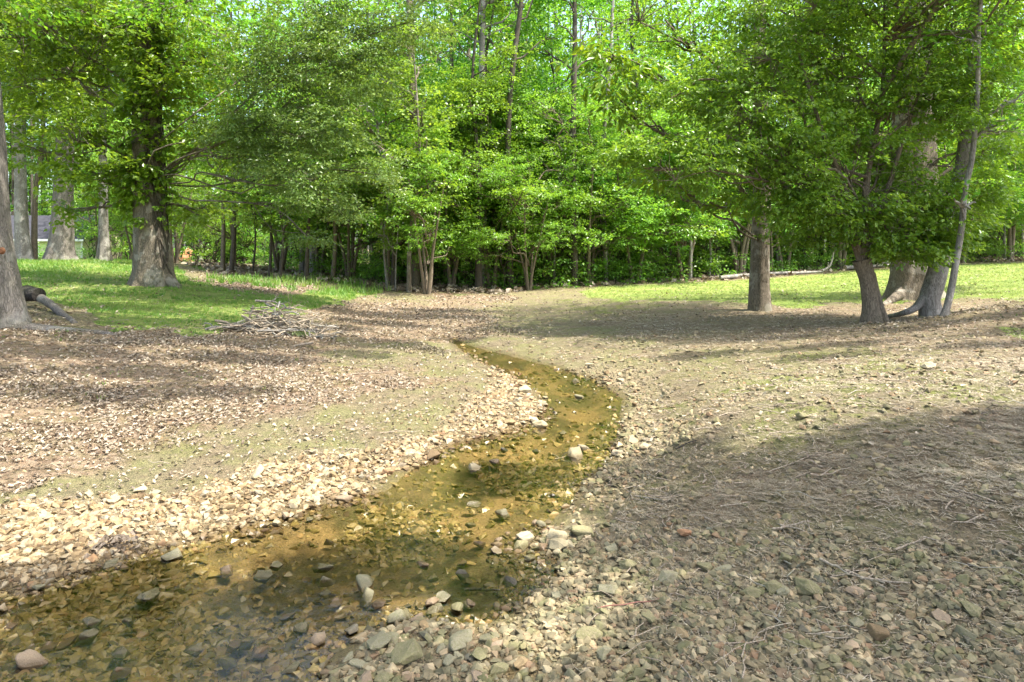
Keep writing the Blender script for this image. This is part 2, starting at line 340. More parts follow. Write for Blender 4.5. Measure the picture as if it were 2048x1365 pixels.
def ground_material():
    m, t = mat('ground'); q = N(t); P = q.n('ShaderNodeNewGeometry').outputs['Position']
    n1 = q.noise(P, 1.3, 5, .6); n2 = q.noise(P, 9, 6, .7); n3 = q.noise(P, 60, 4, .7); n4 = q.noise(P, 25, 5, .7)
    mud = q.ramp(n2, [(.3, (.12, .095, .06)), (.55, (.20, .16, .10)), (.75, (.28, .23, .15))])
    alg = q.ramp(q.noise(P, 2.1, 5, .62), [(.42, (0, 0, 0)), (.6, (1, 1, 1))])
    mud = q.mix(q.math('MULTIPLY', alg, .55), mud, q.ramp(n4, [(.3, (.15, .15, .06)), (.7, (.25, .25, .11))]))
    moss = q.math('MULTIPLY', q.ramp(q.noise(P, 1.6, 6, .72), [(.49, (0, 0, 0)), (.56, (1, 1, 1))]), q.attr('moss'), True)
    col = q.mix(q.math('MULTIPLY', moss, .85), mud, q.ramp(n4, [(.3, (.105, .125, .03)), (.7, (.20, .215, .055))]))
    grv = q.ramp(q.n('ShaderNodeTexVoronoi', {'Vector': P, 'Scale': 42.0}).outputs[1], [(0, (.16, .12, .075)), (.5, (.26, .21, .13)), (1, (.36, .30, .20))])
    col = q.mix(q.math('MULTIPLY', q.attr('gravel'), .8), col, grv)
    lit = q.ramp(q.n('ShaderNodeTexVoronoi', {'Vector': P, 'Scale': 22.0}).outputs[1], [(0, (.10, .065, .04)), (.5, (.22, .15, .10)), (1, (.36, .28, .2))])
    lf = q.math('MULTIPLY', q.attr('litter'), q.ramp(n2, [(.35, (.3, .3, .3)), (.6, (1, 1, 1))]), True)
    col = q.mix(lf, col, lit)
    gr = q.ramp(q.mix(.5, n1, n4), [(.36, (.09, .14, .025)), (.5, (.17, .23, .045)), (.62, (.28, .29, .10))])
    gf = q.ramp(q.math('ADD', q.attr('grass'), q.math('MULTIPLY', q.math('SUBTRACT', n2, .5), .9)), [(.38, (0, 0, 0)), (.62, (1, 1, 1))])
    col = q.mix(gf, col, gr)
    fl = q.ramp(n4, [(.3, (.06, .045, .025)), (.5, (.15, .105, .065)), (.7, (.28, .21, .14))])
    fl = q.mix(q.ramp(n1, [(.52, (0, 0, 0)), (.66, (.8, .8, .8))]), fl, (.09, .14, .03))
    col = q.mix(q.attr('forest'), col, fl)
    bed = q.ramp(q.n('ShaderNodeTexVoronoi', {'Vector': P, 'Scale': 24.0}).outputs[1], [(0, (.10, .09, .035)), (.5, (.17, .145, .065)), (1, (.27, .22, .11))])
    bed = q.mix(q.ramp(q.noise(P, 1.7, 4), [(.45, (0, 0, 0)), (.58, (1, 1, 1))]), bed, q.ramp(n4, [(.3, (.38, .27, .12)), (.7, (.47, .35, .175))]))
    wet = q.attr('wet'); col = q.mix(q.attr('bed'), col, bed)
    col = q.mix(wet, col, q.mix(1.0, col, (.75, .71, .62), 'MULTIPLY'))
    col = q.mix(1.0, col, q.ramp(q.noise(P, 75, 5, .75), [(.36, (.62, .6, .56)), (.5, (1, 1, 1)), (.64, (1.35, 1.33, 1.28))]), 'MULTIPLY')
    ro = q.n('ShaderNodeMapRange', {0: wet, 3: .95, 4: .35}).outputs[0]
    b1 = q.n('ShaderNodeBump', {'Height': q.math('ADD', n4, q.math('MULTIPLY', n3, .5)), 'Strength': 1.0, 'Distance': .045}).outputs[0]
    p = q.n('ShaderNodeBsdfPrincipled', {'Base Color': col, 'Roughness': ro, 'Specular IOR Level': .25, 'Normal': b1})
    q.n('ShaderNodeOutputMaterial', {0: p.outputs[0]}); return m
g = Geo(); g.add(np.stack([X, Y, Zg], 1), fq, 0, None, True)
ground = tag(g.build('ground', ground_material()), kind='structure')
mk = masks(X, Y, Zg); dck = sdf(X, Y, CRK)
mk['bed'] = sstep(-.03, .06, -Zg)*(Y < 24); mk['wet'] = (1-sstep(.012, .035, Zg))*(dck > -.6)*(1-sstep(22, 24, Y))
px, py = proj(X, Y, Zg)
mk['moss'] = np.clip(.35+zmask(X, Y, Zg, [zone([(1250,960),(1140,1010),(1200,1040),(1400,960)]), zone([(1350,790),(1620,700),(1900,690),(2048,800),(1500,860),(1400,850)]), zone([(1600,840),(2048,840),(2048,980),(1700,960)]), zone([(1150,600),(1350,590),(1300,640),(1100,630)]), zone([(300,900),(600,800),(850,740),(700,690),(500,860)])], 4, 1.5)*.65, 0, 1)*(1-np.maximum(mk['gravL'], mk['gravR']*.6))
for nm, arr in (('grass', mk['grass']), ('gravel', np.maximum(mk['gravL'], mk['gravR'])), ('litter', np.maximum(mk['litter'], mk['litterR']*.75)), ('forest', mk['forest']), ('bed', mk['bed']), ('wet', mk['wet']), ('moss', mk['moss'])):
    a = ground.data.attributes.new(nm, 'FLOAT', 'POINT'); a.data.foreach_set('value', (np.zeros(len(X))+arr).astype(np.float32))
# water
def water_material():
    m, t = mat('water'); q = N(t); P = q.n('ShaderNodeNewGeometry').outputs['Position']
    mp = q.n('ShaderNodeMapping', {0: P, 3: (1, .8, 1)}).outputs[0]
    hgt = q.math('ADD', q.noise(mp, 6, 3, .5), q.math('MULTIPLY', q.noise(mp, 34, 3, .6), .3))
    bp = q.n('ShaderNodeBump', {'Height': hgt, 'Strength': .15, 'Distance': .03}).outputs[0]
    fr = q.n('ShaderNodeFresnel', {'IOR': 1.6, 'Normal': bp}).outputs[0]
    tr = q.n('ShaderNodeBsdfTransparent', {'Color': (.96, .94, .86, 1)})
    gl = q.n('ShaderNodeBsdfGlossy', {'Roughness': .03, 'Normal': bp})
    mx = q.n('ShaderNodeMixShader', {0: fr, 1: tr.outputs[0], 2: gl.outputs[0]})
    q.n('ShaderNodeOutputMaterial', {0: mx.outputs[0]}); return m
wx = np.linspace(-6, 3, 46); wy = np.linspace(1.2, 21, 80)
WX, WY = np.meshgrid(wx, wy); d = sdf(WX.ravel(), WY.ravel(), CRK).reshape(WX.shape)
keep = (np.maximum.reduce([d[:-1, :-1], d[1:, :-1], d[:-1, 1:], d[1:, 1:]]) > -.25)
i, j = np.nonzero(keep); W = len(wx)
g = Geo(); g.add(np.stack([WX.ravel(), WY.ravel(), np.zeros(WX.size)], 1), np.stack([i*W+j, i*W+j+1, (i+1)*W+j+1, (i+1)*W+j], 1))
tag(g.build('water', water_material()), kind='structure')

# ------------------------------------------------------------------ scatter: gravel, litter, grass, straw
def hull_rock(npts, seed, flat=.65, ang=.25, sub=0):
    rs = np.random.RandomState(seed); p = rs.normal(size=(npts, 3)); p /= np.linalg.norm(p, axis=1)[:, None]
    p *= 1-ang*rs.rand(npts)[:, None]; p *= np.array([1, .75+.2*rs.rand(), flat*(.7+.4*rs.rand())])
    bm = bmesh.new()
    for a in p: bm.verts.new(a)
    r = bmesh.ops.convex_hull(bm, input=bm.verts)
    bmesh.ops.delete(bm, geom=[v for v in bm.verts if not v.link_faces], context='VERTS')
    if sub:
        bmesh.ops.bevel(bm, geom=list(bm.edges), offset=.05, segments=1, profile=.5, affect='EDGES', clamp_overlap=True)
        bmesh.ops.triangulate(bm, faces=bm.faces)
        bmesh.ops.subdivide_edges(bm, edges=bm.edges, cuts=1)
        bmesh.ops.triangulate(bm, faces=bm.faces)
        V = np.array([v.co[:] for v in bm.verts])
        dn = fbm(V[:, 0]*2.6+seed, V[:, 1]*2.6, V[:, 2]*2.6, seed=seed, o=4)
        for v, dd in zip(bm.verts, dn): v.co *= 1+.42*dd
    else: bmesh.ops.triangulate(bm, faces=bm.faces)
    bm.verts.ensure_lookup_table(); bm.verts.index_update()
    V = np.array([v.co[:] for v in bm.verts]); Fc = np.array([[v.index for v in f.verts] for f in bm.faces]); bm.free()
    return V, Fc
PEB = [hull_rock(13, 100+k) for k in range(10)]; PEBF = [hull_rock(9, 200+k, .5) for k in range(6)]
BIG = [hull_rock(14+k % 5, 300+k, .62, .3, 1) for k in range(9)]
def cand(nc, y0, y1, xm=.80):
    Y = np.exp(np.random.uniform(math.log(y0), math.log(y1), nc)); X = np.random.uniform(-1, 1, nc)*(xm*Y+.4)
    return X, Y
def stones(n, y0, y1, key, smin, smax, name, mt, zone_extra=None, sink=.25, tm=PEB, power=2.2):
    X, Y = cand(n, y0, y1); Z = H(X, Y); p = key(X, Y, Z); k = np.random.rand(n) < p; X, Y, Z = X[k], Y[k], Z[k]; m = len(X)
    s = smin+(smax-smin)*np.random.rand(m)**power*1.0
    s = s*np.clip(.65+Y*.07, .8, 1.6)
    g = Geo(); P = np.stack([X, Y, Z+s*(.5-sink)*.6], 1)
    inst(g, tm, P, s, np.random.rand(m)*6.28, np.random.normal(0, .3, m), np.random.normal(0, .3, m), np.random.rand(m))
    return g, m
def kL(X, Y, Z): return zmask(X, Y, Z, Z_grvL, 1.2, .7, 6)*(Z > -.03)
def kR(X, Y, Z):
    base = np.maximum(zmask(X, Y, Z, Z_grvR, 2.5, .8, 7), .10*(X > .2)*(Y < 12)); return base*(Z > -.03)*(.35+.65*vn(X*2.2, Y*2.2, seed=44))
def kB(X, Y, Z): return (Z < .0)*(1-.75*sstep(4.9, 5.8, Y))*(.15+.85*(vn(X*1.5, Y*1.5, seed=9) > .48))*(1-.6*((X > -.6)*(Y < 3.9)*(Y > 2.8)))
def kS(X, Y, Z): return .9*(.25+.75*sstep(.35,.7,vn(X*1.2, Y*1.6, seed=45)))*(Z > .0)*(Y < 25)*(.15+(sdf(X, Y, CRK) > -1.2)*.5)*(X > -12)
g, c1 = stones(230000, 2.2, 13, kL, .006, .046, '', None, power=5.5); tag(g.build('pale_gravel', R_tan), 'pale tan broken gravel covering the left bank of the creek', 'gravel', kind='stuff')
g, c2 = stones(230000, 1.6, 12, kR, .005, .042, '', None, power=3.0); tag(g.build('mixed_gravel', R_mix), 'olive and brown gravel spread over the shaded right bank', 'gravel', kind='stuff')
g, c3 = stones(120000, 2.2, 14, kB, .009, .06, '', None, sink=.5, tm=PEBF); tag(g.build('streambed_stones', R_bed), 'golden brown flat stones lying under the shallow creek water', 'gravel', kind='stuff')
g, c4 = stones(90000, 3, 26, kS, .004, .026, '', None, tm=PEBF); tag(g.build('scattered_pebbles', R_tan), 'pale pebbles scattered over the muddy banks', 'pebbles', kind='stuff')
def curled(seed):
    rs = np.random.RandomState(seed); n = 5; V = []; wd = np.array([.05, .55, .38, .62, .4, .0])[:6]
    for a, wv in zip(np.linspace(0, 1, 6), wd):
        c = rs.uniform(.1, .5)
        z = .35*math.sin(a*2.5+seed)*.5
        V += [(a-.5, -wv*.5, z+c*wv), (a-.5, 0, z), (a-.5, wv*.5, z+c*wv*.8)]
    Fc = []
    for k in range(5):
        b = k*3; Fc += [(b, b+3, b+4, b+1), (b+1, b+4, b+5, b+2)]
    return np.array(V), np.array(Fc)
CUR = [curled(k) for k in range(5)]
def litter(n, y0, y1, key, L, name, mt, label, cat):
    X, Y = cand(n, y0, y1); Z = H(X, Y); k = np.random.rand(n) < key(X, Y, Z); X, Y, Z = X[k], Y[k], Z[k]; m = len(X)
    g = Geo(); s = L*np.random.uniform(.6, 1.3, m)
    inst(g, CUR, np.stack([X, Y, Z+.008+np.random.rand(m)*.012], 1), s*np.clip(.5+Y*.07, .8, 2), np.random.rand(m)*6.28, np.random.normal(0, .38, m), np.random.normal(0, .38, m), np.random.rand(m))
    tag(g.build(name, mt), label, cat, kind='stuff')
litter(130000, 4, 30, lambda X, Y, Z: (zmask(X, Y, Z, Z_litL, 2, 1, 4)*(.08+.9*sstep(.38, .62, .5*vn(X*.7, Y*1.1, seed=47)+.5*vn(X*2.3, Y*3, seed=48)))+.10*(X < 0)*(Z > .03)+.03)*(Z > .005)*(1-.8*zmask(X, Y, Z, Z_lawnL, 1.5, .8, 2)), .036, 'leaf_litter', M_litter, 'curled pale brown dead leaves lying over the left bank', 'leaf litter')
litter(50000, 5, 20, lambda X, Y, Z: zmask(X, Y, Z, Z_litR, 2.5, 1.2, 5)*.7*(X > 0)*sstep(.35, .75, vn(X*1.1, Y*1.5, seed=46))+.03, .03, 'fallen_leaves', M_litter, 'brown dead leaves strewn under the trees on the right', 'leaf litter')
litter(22000, 24, 60, lambda X, Y, Z: zmask(X, Y, Z, Z_forest, 1, .6, 1)*.8, .16, 'forest_floor_leaves', M_litter, 'brown dead leaves covering the floor of the wood', 'leaf litter')
def straw_t(seed, n=6, L=1.0, wd=.035, flat=.12, up=0.0):
    rs = np.random.RandomState(seed); V = []; Fc = []
    for k in range(n):
        a = rs.rand()*6.28; d = np.array([math.cos(a), math.sin(a), 0]); s = np.array([-d[1], d[0], 0])
        b = np.append(rs.uniform(-.35, .35, 2), 0); l = L*rs.uniform(.5, 1)
        if up: tip = b+d*l*rs.uniform(.1, .6)+np.array([0, 0, l*rs.uniform(.6, 1)])
        else: tip = b+d*l+np.array([0, 0, rs.uniform(0, flat)])
        o = len(V); V += [b-s*wd, b+s*wd, tip]; Fc.append((o, o+1, o+2))
    return np.array(V), np.array(Fc)
STR = [straw_t(k) for k in range(6)]; GRS = [straw_t(50+k, 8, 1, .06, up=1) for k in range(8)]
def tufts(n, y0, y1, key, sz, tm, name, mt, label, cat, xm=.8):
    X, Y = cand(n, y0, y1, xm); Z = H(X, Y); k = np.random.rand(n) < key(X, Y, Z); X, Y, Z = X[k], Y[k], Z[k]; m = len(X)
    g = Geo(); s = sz*np.random.uniform(.6, 1.3, m)*np.clip(Y/14, .8, 2.2)
    inst(g, tm, np.stack([X, Y, Z+.004], 1), s, np.random.rand(m)*6.28, np.random.normal(0, .08, m), np.random.normal(0, .08, m), np.clip(.45+1.6*fbm(X*.7, Y*.7, seed=61)+np.random.normal(0, .2, m), 0, 1))
    tag(g.build(name, mt), label, cat, kind='stuff')
tufts(110000, 2.2, 15, lambda X, Y, Z: (X > 0)*(Z > .05)*(.3+.7*zmask(X, Y, Z, Z_litR, 3, 1.2, 5)), .075, STR, 'dry_straw', M_straw, 'fine dry straw and needles matted on the right bank', 'straw')
tufts(60000, 9, 42, lambda X, Y, Z: zmask(X, Y, Z, Z_lawnL, 1.5, .8, 2)*(1-zmask(X, Y, Z, Z_forest, 1, .6, 1))*(X < 0)*(.12+.88*sstep(.3, .55, fbm(X*.9, Y*.9, seed=70)+.5)), .075, GRS, 'grass', M_grass, 'short green grass growing on the left slope', 'grass')
M_lawn = leaf_mat('lawn_blade', (.14, .21, .04), (.24, .30, .075), (.34, .37, .12), trans=.35, gloss=.5)
tufts(36000, 11, 42, lambda X, Y, Z: zmask(X, Y, Z, Z_lawnR[:1], 1.5, .6, 3)*(1-zmask(X, Y, Z, Z_forest, 1, .6, 1))*(X > 0), .045, GRS, 'lawn_grass', M_lawn, 'mown yellow green grass strip before the wood on the right', 'grass')
tufts(2500, 6, 9, lambda X, Y, Z: zmask(X, Y, Z, Z_lawnR[1:], 1, .6, 3), .05, GRS, 'grass_patch', M_grass, 'small green grass patch at the right edge', 'grass')
tufts(9000, 17, 34, lambda X, Y, Z: zmask(X, Y, Z, [zone([(380,560),(560,556),(720,560),(780,585),(700,600),(640,580),(480,570)])], 2, 1, 8)*.8, .16, GRS, 'tall_grass', M_grass, 'longer weedy grass along the wood edge left of the creek', 'grass')
tufts(1500, 5, 26, lambda X, Y, Z: (vn(X*1.1, Y*1.1, seed=80) > .78)*(Z > .1)*.8, .06, GRS, 'weeds', M_grass, 'small weed tufts dotted about the bare banks', 'weeds')

# ------------------------------------------------------------------ foliage helper
def leaf_tmpl(six=True, wd=.5):
    if six: return np.array([(0,0,0),(.3,.5*wd,.05),(.68,.4*wd,.03),(1,0,-.08),(.68,-.4*wd,.03),(.3,-.5*wd,.05)]), np.array([(0,3,2,1),(0,5,4,3)])
    return np.array([(0,0,0),(.48,.5*wd,.06),(1,0,-.06),(.48,-.5*wd,.06)]), np.array([(0,2,1),(0,3,2)])
def leaves(g, cen, dirs, per, R, L, six=True, wd=.5, droop=.35, upj=.5, mat=0, thick=.13):
    """sprays of single leaves around cluster centres"""
    cn = np.repeat(cen, per, 0); dn = np.repeat(dirs, per, 0); m = len(cn)
    crnd = np.repeat(np.random.normal(0, .16, len(cen)), per)
    up = np.array([0, 0, 1.]); sd = np.cross(dn, up); sd /= np.linalg.norm(sd, axis=1)[:, None]+1e-9
    t = np.random.uniform(-1, 1, m); s = np.random.uniform(-1, 1, m)*(.85-.45*np.abs(t)); 
    Rr = np.repeat(R*np.random.uniform(.6, 1.3, len(cen)), per)
    pos = cn+dn*(t*Rr)[:, None]+sd*(s*Rr)[:, None]
    pos[:, 2] += np.random.normal(0, thick, m)*Rr-droop*Rr*(np.abs(t)**2+s*s)*.5
    ax = dn*(.5+.3*np.random.rand(m))[:, None]+sd*(np.sign(s)*np.random.uniform(.1, 1, m))[:, None]+np.random.normal(0, .3, (m, 3)); ax[:, 2] -= droop*np.random.rand(m)*1.4
    ax /= np.linalg.norm(ax, axis=1)[:, None]
    nn = up+np.random.normal(0, upj, (m, 3)); s2 = np.cross(nn, ax); s2 /= np.linalg.norm(s2, axis=1)[:, None]+1e-9; n2 = np.cross(ax, s2)
    tv, tf = leaf_tmpl(six, wd); l = L*np.random.uniform(.6, 1.25, m)
    v = pos[:, None]+l[:, None, None]*(tv[None, :, 0:1]*ax[:, None]+tv[None, :, 1:2]*s2[:, None]+tv[None, :, 2:3]*n2[:, None])
    f = tf[None]+(np.arange(m)*len(tv))[:, None, None]
    r = np.clip(.42+crnd+np.random.normal(0, .16, m), 0, 1)
    g.add(v.reshape(-1, 3), f.reshape(-1, tf.shape[1]), mat, np.repeat(r, len(tf)))
def bend(a, b, k=5, amp=.08, sag=0.0):
    a = np.array(a, float); b = np.array(b, float); L = np.linalg.norm(b-a); t = np.linspace(0, 1, k)[:, None]
    p = a+(b-a)*t; p[1:-1] += np.random.normal(0, amp*L, (k-2, 3)); p[:, 2] += (sag*L*np.sin(np.pi*t[:, 0])); return p
def crown(gw, gl, trunk, lobes, dens, per, R, L, six=True, wd=.5, hubr=.03, limb=.06, gap=.45, gfreq=1.1, twig=.4, droop=.35, lm=0, seed=0, upj=.5, zmin=0.0, lmax=.11):
    """lobes: (x,y,z,rx,ry,rz[,weight]); limbs reach from the trunk to each lobe, sprays fill it unevenly"""
    trunk = np.asarray(trunk, float)
    for q, lb in enumerate(lobes):
        c = np.array(lb[:3], float); r = np.array(lb[3:6], float); wgt = lb[6] if len(lb) > 6 else 1.0
        hd = np.linalg.norm(c[:2]-np.interp(c[2], trunk[:, 2], trunk[:, 0])*np.array([1, 0])) if len(trunk) else 0
        za = max(trunk[0][2]+.25*(trunk[-1][2]-trunk[0][2])*.6, c[2]-.55*hd-.3*r[2], zmin); za = min(za, trunk[-1][2])
        a = np.array([np.interp(za, trunk[:, 2], trunk[:, k]) for k in range(3)])
        lp = smooth_path(bend(a, c, 5, .05, .06), 3); tube(gw, lp, np.linspace(min(lmax, limb*(.5+.12*np.linalg.norm(c-a))), .018, len(lp)), 6)
        nd = max(4, int(dens*wgt*(r[0]*r[1]*r[2])**(2/3)))
        u = np.random.normal(size=(nd, 3)); u /= np.linalg.norm(u, axis=1)[:, None]; rr = np.random.rand(nd)**.45
        off = u*rr[:, None]; P = c+off*r
        keep = vn(P[:, 0]*gfreq+31, P[:, 1]*gfreq, P[:, 2]*gfreq*1.5, seed=seed) > gap*(.55+.6*rr)
        P = P[keep]; off = off[keep]
        if not len(P): continue
        d = off.copy(); d[:, 2] *= .2; d += np.random.normal(0, .25, d.shape)*np.array([1, 1, .3]); d /= np.linalg.norm(d, axis=1)[:, None]+1e-9
        leaves(gl, P, d, per, R, L, six, wd, droop, upj, lm)
        nb = int(len(P)*twig)
        hub = lp[np.random.randint(len(lp)//2, len(lp), max(4, nb//7+1))]+np.random.normal(0, .22, (max(4, nb//7+1), 3))*r
        for h in hub: tube(gw, smooth_path(bend(lp[len(lp)*2//3], h, 4, .08), 2), np.linspace(hubr, hubr*.4, 7), 4)
        for b in P[:nb]:
            h = hub[np.argmin(((hub-b)**2).sum(1))]
            tube(gw, bend(h, b, 4, .07, .05), np.array([.43, .33, .23, .13])*hubr, 3)
def big_trunk(gw, pts, radii, flare=.5, fh=.5, lobes=5, seed=0, sides=44, k=10, rough=.06):
    p = smooth_path(pts, k); r = np.interp(np.linspace(0, 1, len(p)), np.linspace(0, 1, len(radii)), radii)
    ph = np.random.RandomState(seed).rand(6)*6.28; z0 = p[0][2]
    def mod(p, th):
        h = np.maximum(p[:, 2]-z0, 0)[:, None]; e = np.exp(-h/fh)
        rb = np.maximum(0, np.cos(lobes*th[None]/1.0+ph[0]+.5*np.sin(th*2+ph[1])[None]))**1.3
        m = 1+flare*e*(.35+.95*rb)
        m += .05*np.cos(3*th[None]+ph[2]+h*.4)+.03*np.cos(7*th[None]+ph[3]+h*.8)
        X = np.cos(th)[None]+0*h; Yy = np.sin(th)[None]+0*h
        m += rough*2*fbm(X*5+seed, Yy*5, h*1.2+0*X, seed=seed)
        return m
    tube(gw, p, r, sides, mod=mod); return p
def make_tree(name, loc, label, cat, group=None):
    return empty(name, loc, label, cat, group)
exec_parts = True
#==PART2==
# ------------------------------------------------------------------ large near trees
def rel(px, py, Y, base): a = at(px, py, Y); return (a[0]-base[0], a[1]-base[1], a[2]-base[2])
def finish(root, gw, gl, bm, lm, wood='trunk'):
    gw.build(wood, bm, root)
    if gl is not None and gl.n: gl.build('crown', lm, root)
def lobe(px, py, Y, rx, ry, rz, base, wgt=1.0):
    a = rel(px, py, Y, base); return (*a, rx, ry, rz, wgt)
# left edge tree: huge grey trunk with spreading roots
b = ray(-45, 648); b = (b[0], b[1], b[2]-.05)
t0 = make_tree('shade_tree', b, 'huge smooth grey trunk cut off by the left edge, roots spreading down the bank', 'tree', None)
gw, gl = Geo(), Geo()
bt = big_trunk(gw, [(0,0,-.1),(.02,0,.5),(-.05,0,1.4),(-.2,.1,3.2),(-.35,.1,5.5),(-.2,.2,8),(0,.3,12)], [.56,.47,.41,.385,.37,.34,.24], .45, .38, 5, 3)
for tip, r0 in (((235,672), .10), ((60,662), .11), ((150,664), .09), ((-60,720), .14)):
    e = ray(*tip); e = np.array(e)-np.array(b)
    pts = [np.array((0.25*np.sign(e[0]), -.1, .28))]
    for k in (.3, .6, .85, 1.0):
        q = e*k; zz = h1(b[0]+q[0], b[1]+q[1])-b[2]; pts.append(np.array((q[0]+.06*math.sin(k*9), q[1]+.05*math.cos(k*7), zz+.03*(1-k)-.02)))
    pp = smooth_path(pts, 4); tube(gw, pp, np.linspace(r0*1.35, .025, len(pp)), 10)
L = [(-1,1,5.5,1.8,1.8,1.0), (1.2,3.5,6.2,2.2,2,1.3), (-3,0,6.5,3,3,2), (2.0,-1,9,3,2.4,1.4,.8), (5,-1.5,9.2,2.2,2.0,1.1,.8), (0,0,11,3.5,3.5,2.5,.4), (-2,-4,7.5,3,2.5,1.5), (6.8,.6,9.0,1.8,1.8,.9,.7), (4.5,2.4,8.2,2.2,1.6,1.1,.8)]
crown(gw, gl, bt, L, 46, 22, .34, .11, False, .5, seed=3, gap=.40, zmin=6.0)
SL = [(-6.6,9.9,1.5,.4),(-4.4,10.0,1.2,.35),(-2.2,10.6,1.0,.35),(-5.6,8.2,1.2,.28),(-4.2,7.5,1.0,.2),(-5.8,6.9,.9,.22),(-3.5,8.7,.9,.2),(-7.6,8.6,1.2,.4),(-3.2,12.2,1.4,.4),(-2.0,15.5,1.5,.5),(-7.5,14.5,1.8,.5),(-6.5,17,2,.4),(-1.6,16.8,1.6,.5),(-3.6,15.2,1.5,.4),(-2.4,13.6,1.2,.35),(-1.2,12.0,.6,.2),(-7,11,1.8,.45),(-5,11.3,1.5,.45),(-6,9.2,1.4,.28),(-3.8,9.8,1.0,.28),(-4.0,6.4,.7,.13),(-3.2,6.9,.7,.1),(-2.3,9.5,.5,.18),(-7.5,12.5,2,.5)]  # unseen crown lobes, added for the shade bands they cast on the left bank
crown(gw, gl, bt, [(x+.444*8.6-b[0], y-.178*8.6-b[1], 8.6-b[2]+.1*(i_%3), rx, ry, .35, 4.5) for i_, (x, y, rx, ry) in enumerate(SL)], 90, 22, .3, .12, False, .55, seed=6, gap=.34, zmin=7, twig=.1, lmax=.06)
gw.build('trunk', B_grey, t0); gl.build('crown', M_oak, t0)
g = Geo(); tube(g, [(0,0,0),(0,-.035,0)], [.05,.03], 12, cap=True, ref=np.array([1,0,0.])); ko = g.build('knot', flat_mat('knot_wood', (.20, .09, .04), .8, .5), t0); ko.location = rel(4, 502, b[1]-.46, b)

# ivy clad oak on the left lawn
b = ray(308, 571); b = (b[0], b[1], b[2]-.05)
t1 = make_tree('oak_tree', b, 'broad patchy barked oak on the left lawn with leafy shoots and vines up its trunk', 'tree')
gw, gl = Geo(), Geo()
bt = big_trunk(gw, [(0,0,-.1),(0,0,.5),(-.06,0,1.3),(-.12,0,2.4),(-.18,0,4.0),(-.15,.1,6.5),(0,.2,10),(.2,.2,14)], [.47,.42,.375,.355,.33,.29,.22,.1], .40, .35, 6, 8)
e = np.array([.75, -.25, 0]); tube(gw, smooth_path([(.3,-.1,.25),(.55,-.2,.1),(.85,-.3,-.05)], 4), np.linspace(.18,.06,9), 9)
L = [lobe(110,120,17,2.6,2,1.6,b), lobe(240,60,16.5,2.2,2,1.3,b), lobe(60,300,17.5,1.2,1.4,.9,b,.7), lobe(170,260,15.8,1.5,1.3,1.1,b), lobe(390,110,16.8,1.6,1.6,1.4,b), lobe(180,360,16,.8,1.0,.55,b), lobe(420,280,16.5,1.2,1.2,.9,b),
     lobe(400,420,17.2,.9,.9,.5,b,.8), lobe(20,40,16,2,2,1.3,b), lobe(330,180,16.0,.9,.8,.8,b), lobe(130,420,16.6,.55,.6,.35,b,.7), lobe(250,330,16.0,.9,.7,.6,b,.6), (0,0,9,4,4,2.5,.5), (-3,1,11,4,4,3,.35), (3,0,12,4,4,3,.35)]
crown(gw, gl, bt, L[:12], 80, 22, .32, .12, True, .62, seed=9, gap=.44, gfreq=1.5, limb=.045)
crown(gw, gl, bt, L[12:], 40, 20, .4, .16, False, .6, seed=10)
L = [lobe(560,150,15.5,1.3,1.6,1.5,b), lobe(650,260,15.5,1.2,1.5,1.1,b), lobe(720,120,16,1.2,1.5,1.3,b), lobe(760,350,16,.75,1,.55,b), lobe(600,370,15,1.1,1.2,.7,b), lobe(830,40,16,1.1,1.4,.8,b,.8), lobe(690,420,15.5,.7,.8,.35,b,.7), lobe(480,260,15,1.0,1.2,1.0,b), lobe(650,60,16,1.5,1.5,1.2,b), lobe(540,300,16,1.1,1.3,.9,b), lobe(620,480,16,.7,.8,.25,b,.6)]
crown(gw, gl, bt, L, 210, 24, .26, .09, True, .42, seed=5, gap=.40, gfreq=1.9, lm=1, limb=.02, zmin=2.5, lmax=.02, twig=.12, hubr=.012)
gw.build('trunk', B_oak, t1); gl.build('crown', [M_oak, M_blue], t1)
tv = make_tree('climbing_vine', b, 'woody vine with leafy shoots climbing the broad oak trunk', 'vine')
gw, gl = Geo(), Geo()
for k in range(7):
    z = np.linspace(.15+.1*k, 6.5, 40); a = -1.9+.28*k+.45*np.sin(z*1.1+k*1.7)+.12*np.sin(z*4+k); a = np.where(k < 4, a+.9, a)
    rr = np.interp(z, [0,.5,1.3,2.4,4,6.5], [.56,.45,.385,.37,.34,.31])+.012
    cx = np.interp(z, [0,1.3,2.4,4,6.5], [0,-.06,-.12,-.18,-.15])
    tube(gw, np.stack([cx+rr*np.cos(a), rr*np.sin(a), z], 1), np.linspace(.028-.002*k, .012, 40), 5)
P = []
for k in range(400):
    z = random.uniform(1.5, 6.8); a = random.uniform(-3.0, .1); rr = .42-.015*z+random.uniform(0, .3*min(1, z/3))
    if 1.2 < z < 1.9 and random.random() < .75: continue
    if 3.5 < z < 4.1 and a < -1.4 and random.random() < .5: continue
    P.append((-.12+rr*math.cos(a), rr*math.sin(a), z))
P = np.array(P); d = P*[1,1,0]; d /= np.linalg.norm(d, axis=1)[:, None]
leaves(gl, P, d, 9, .16, .13, True, .7, .8)
gw.build('stem', B_dark, tv); gl.build('foliage', M_oak, tv)

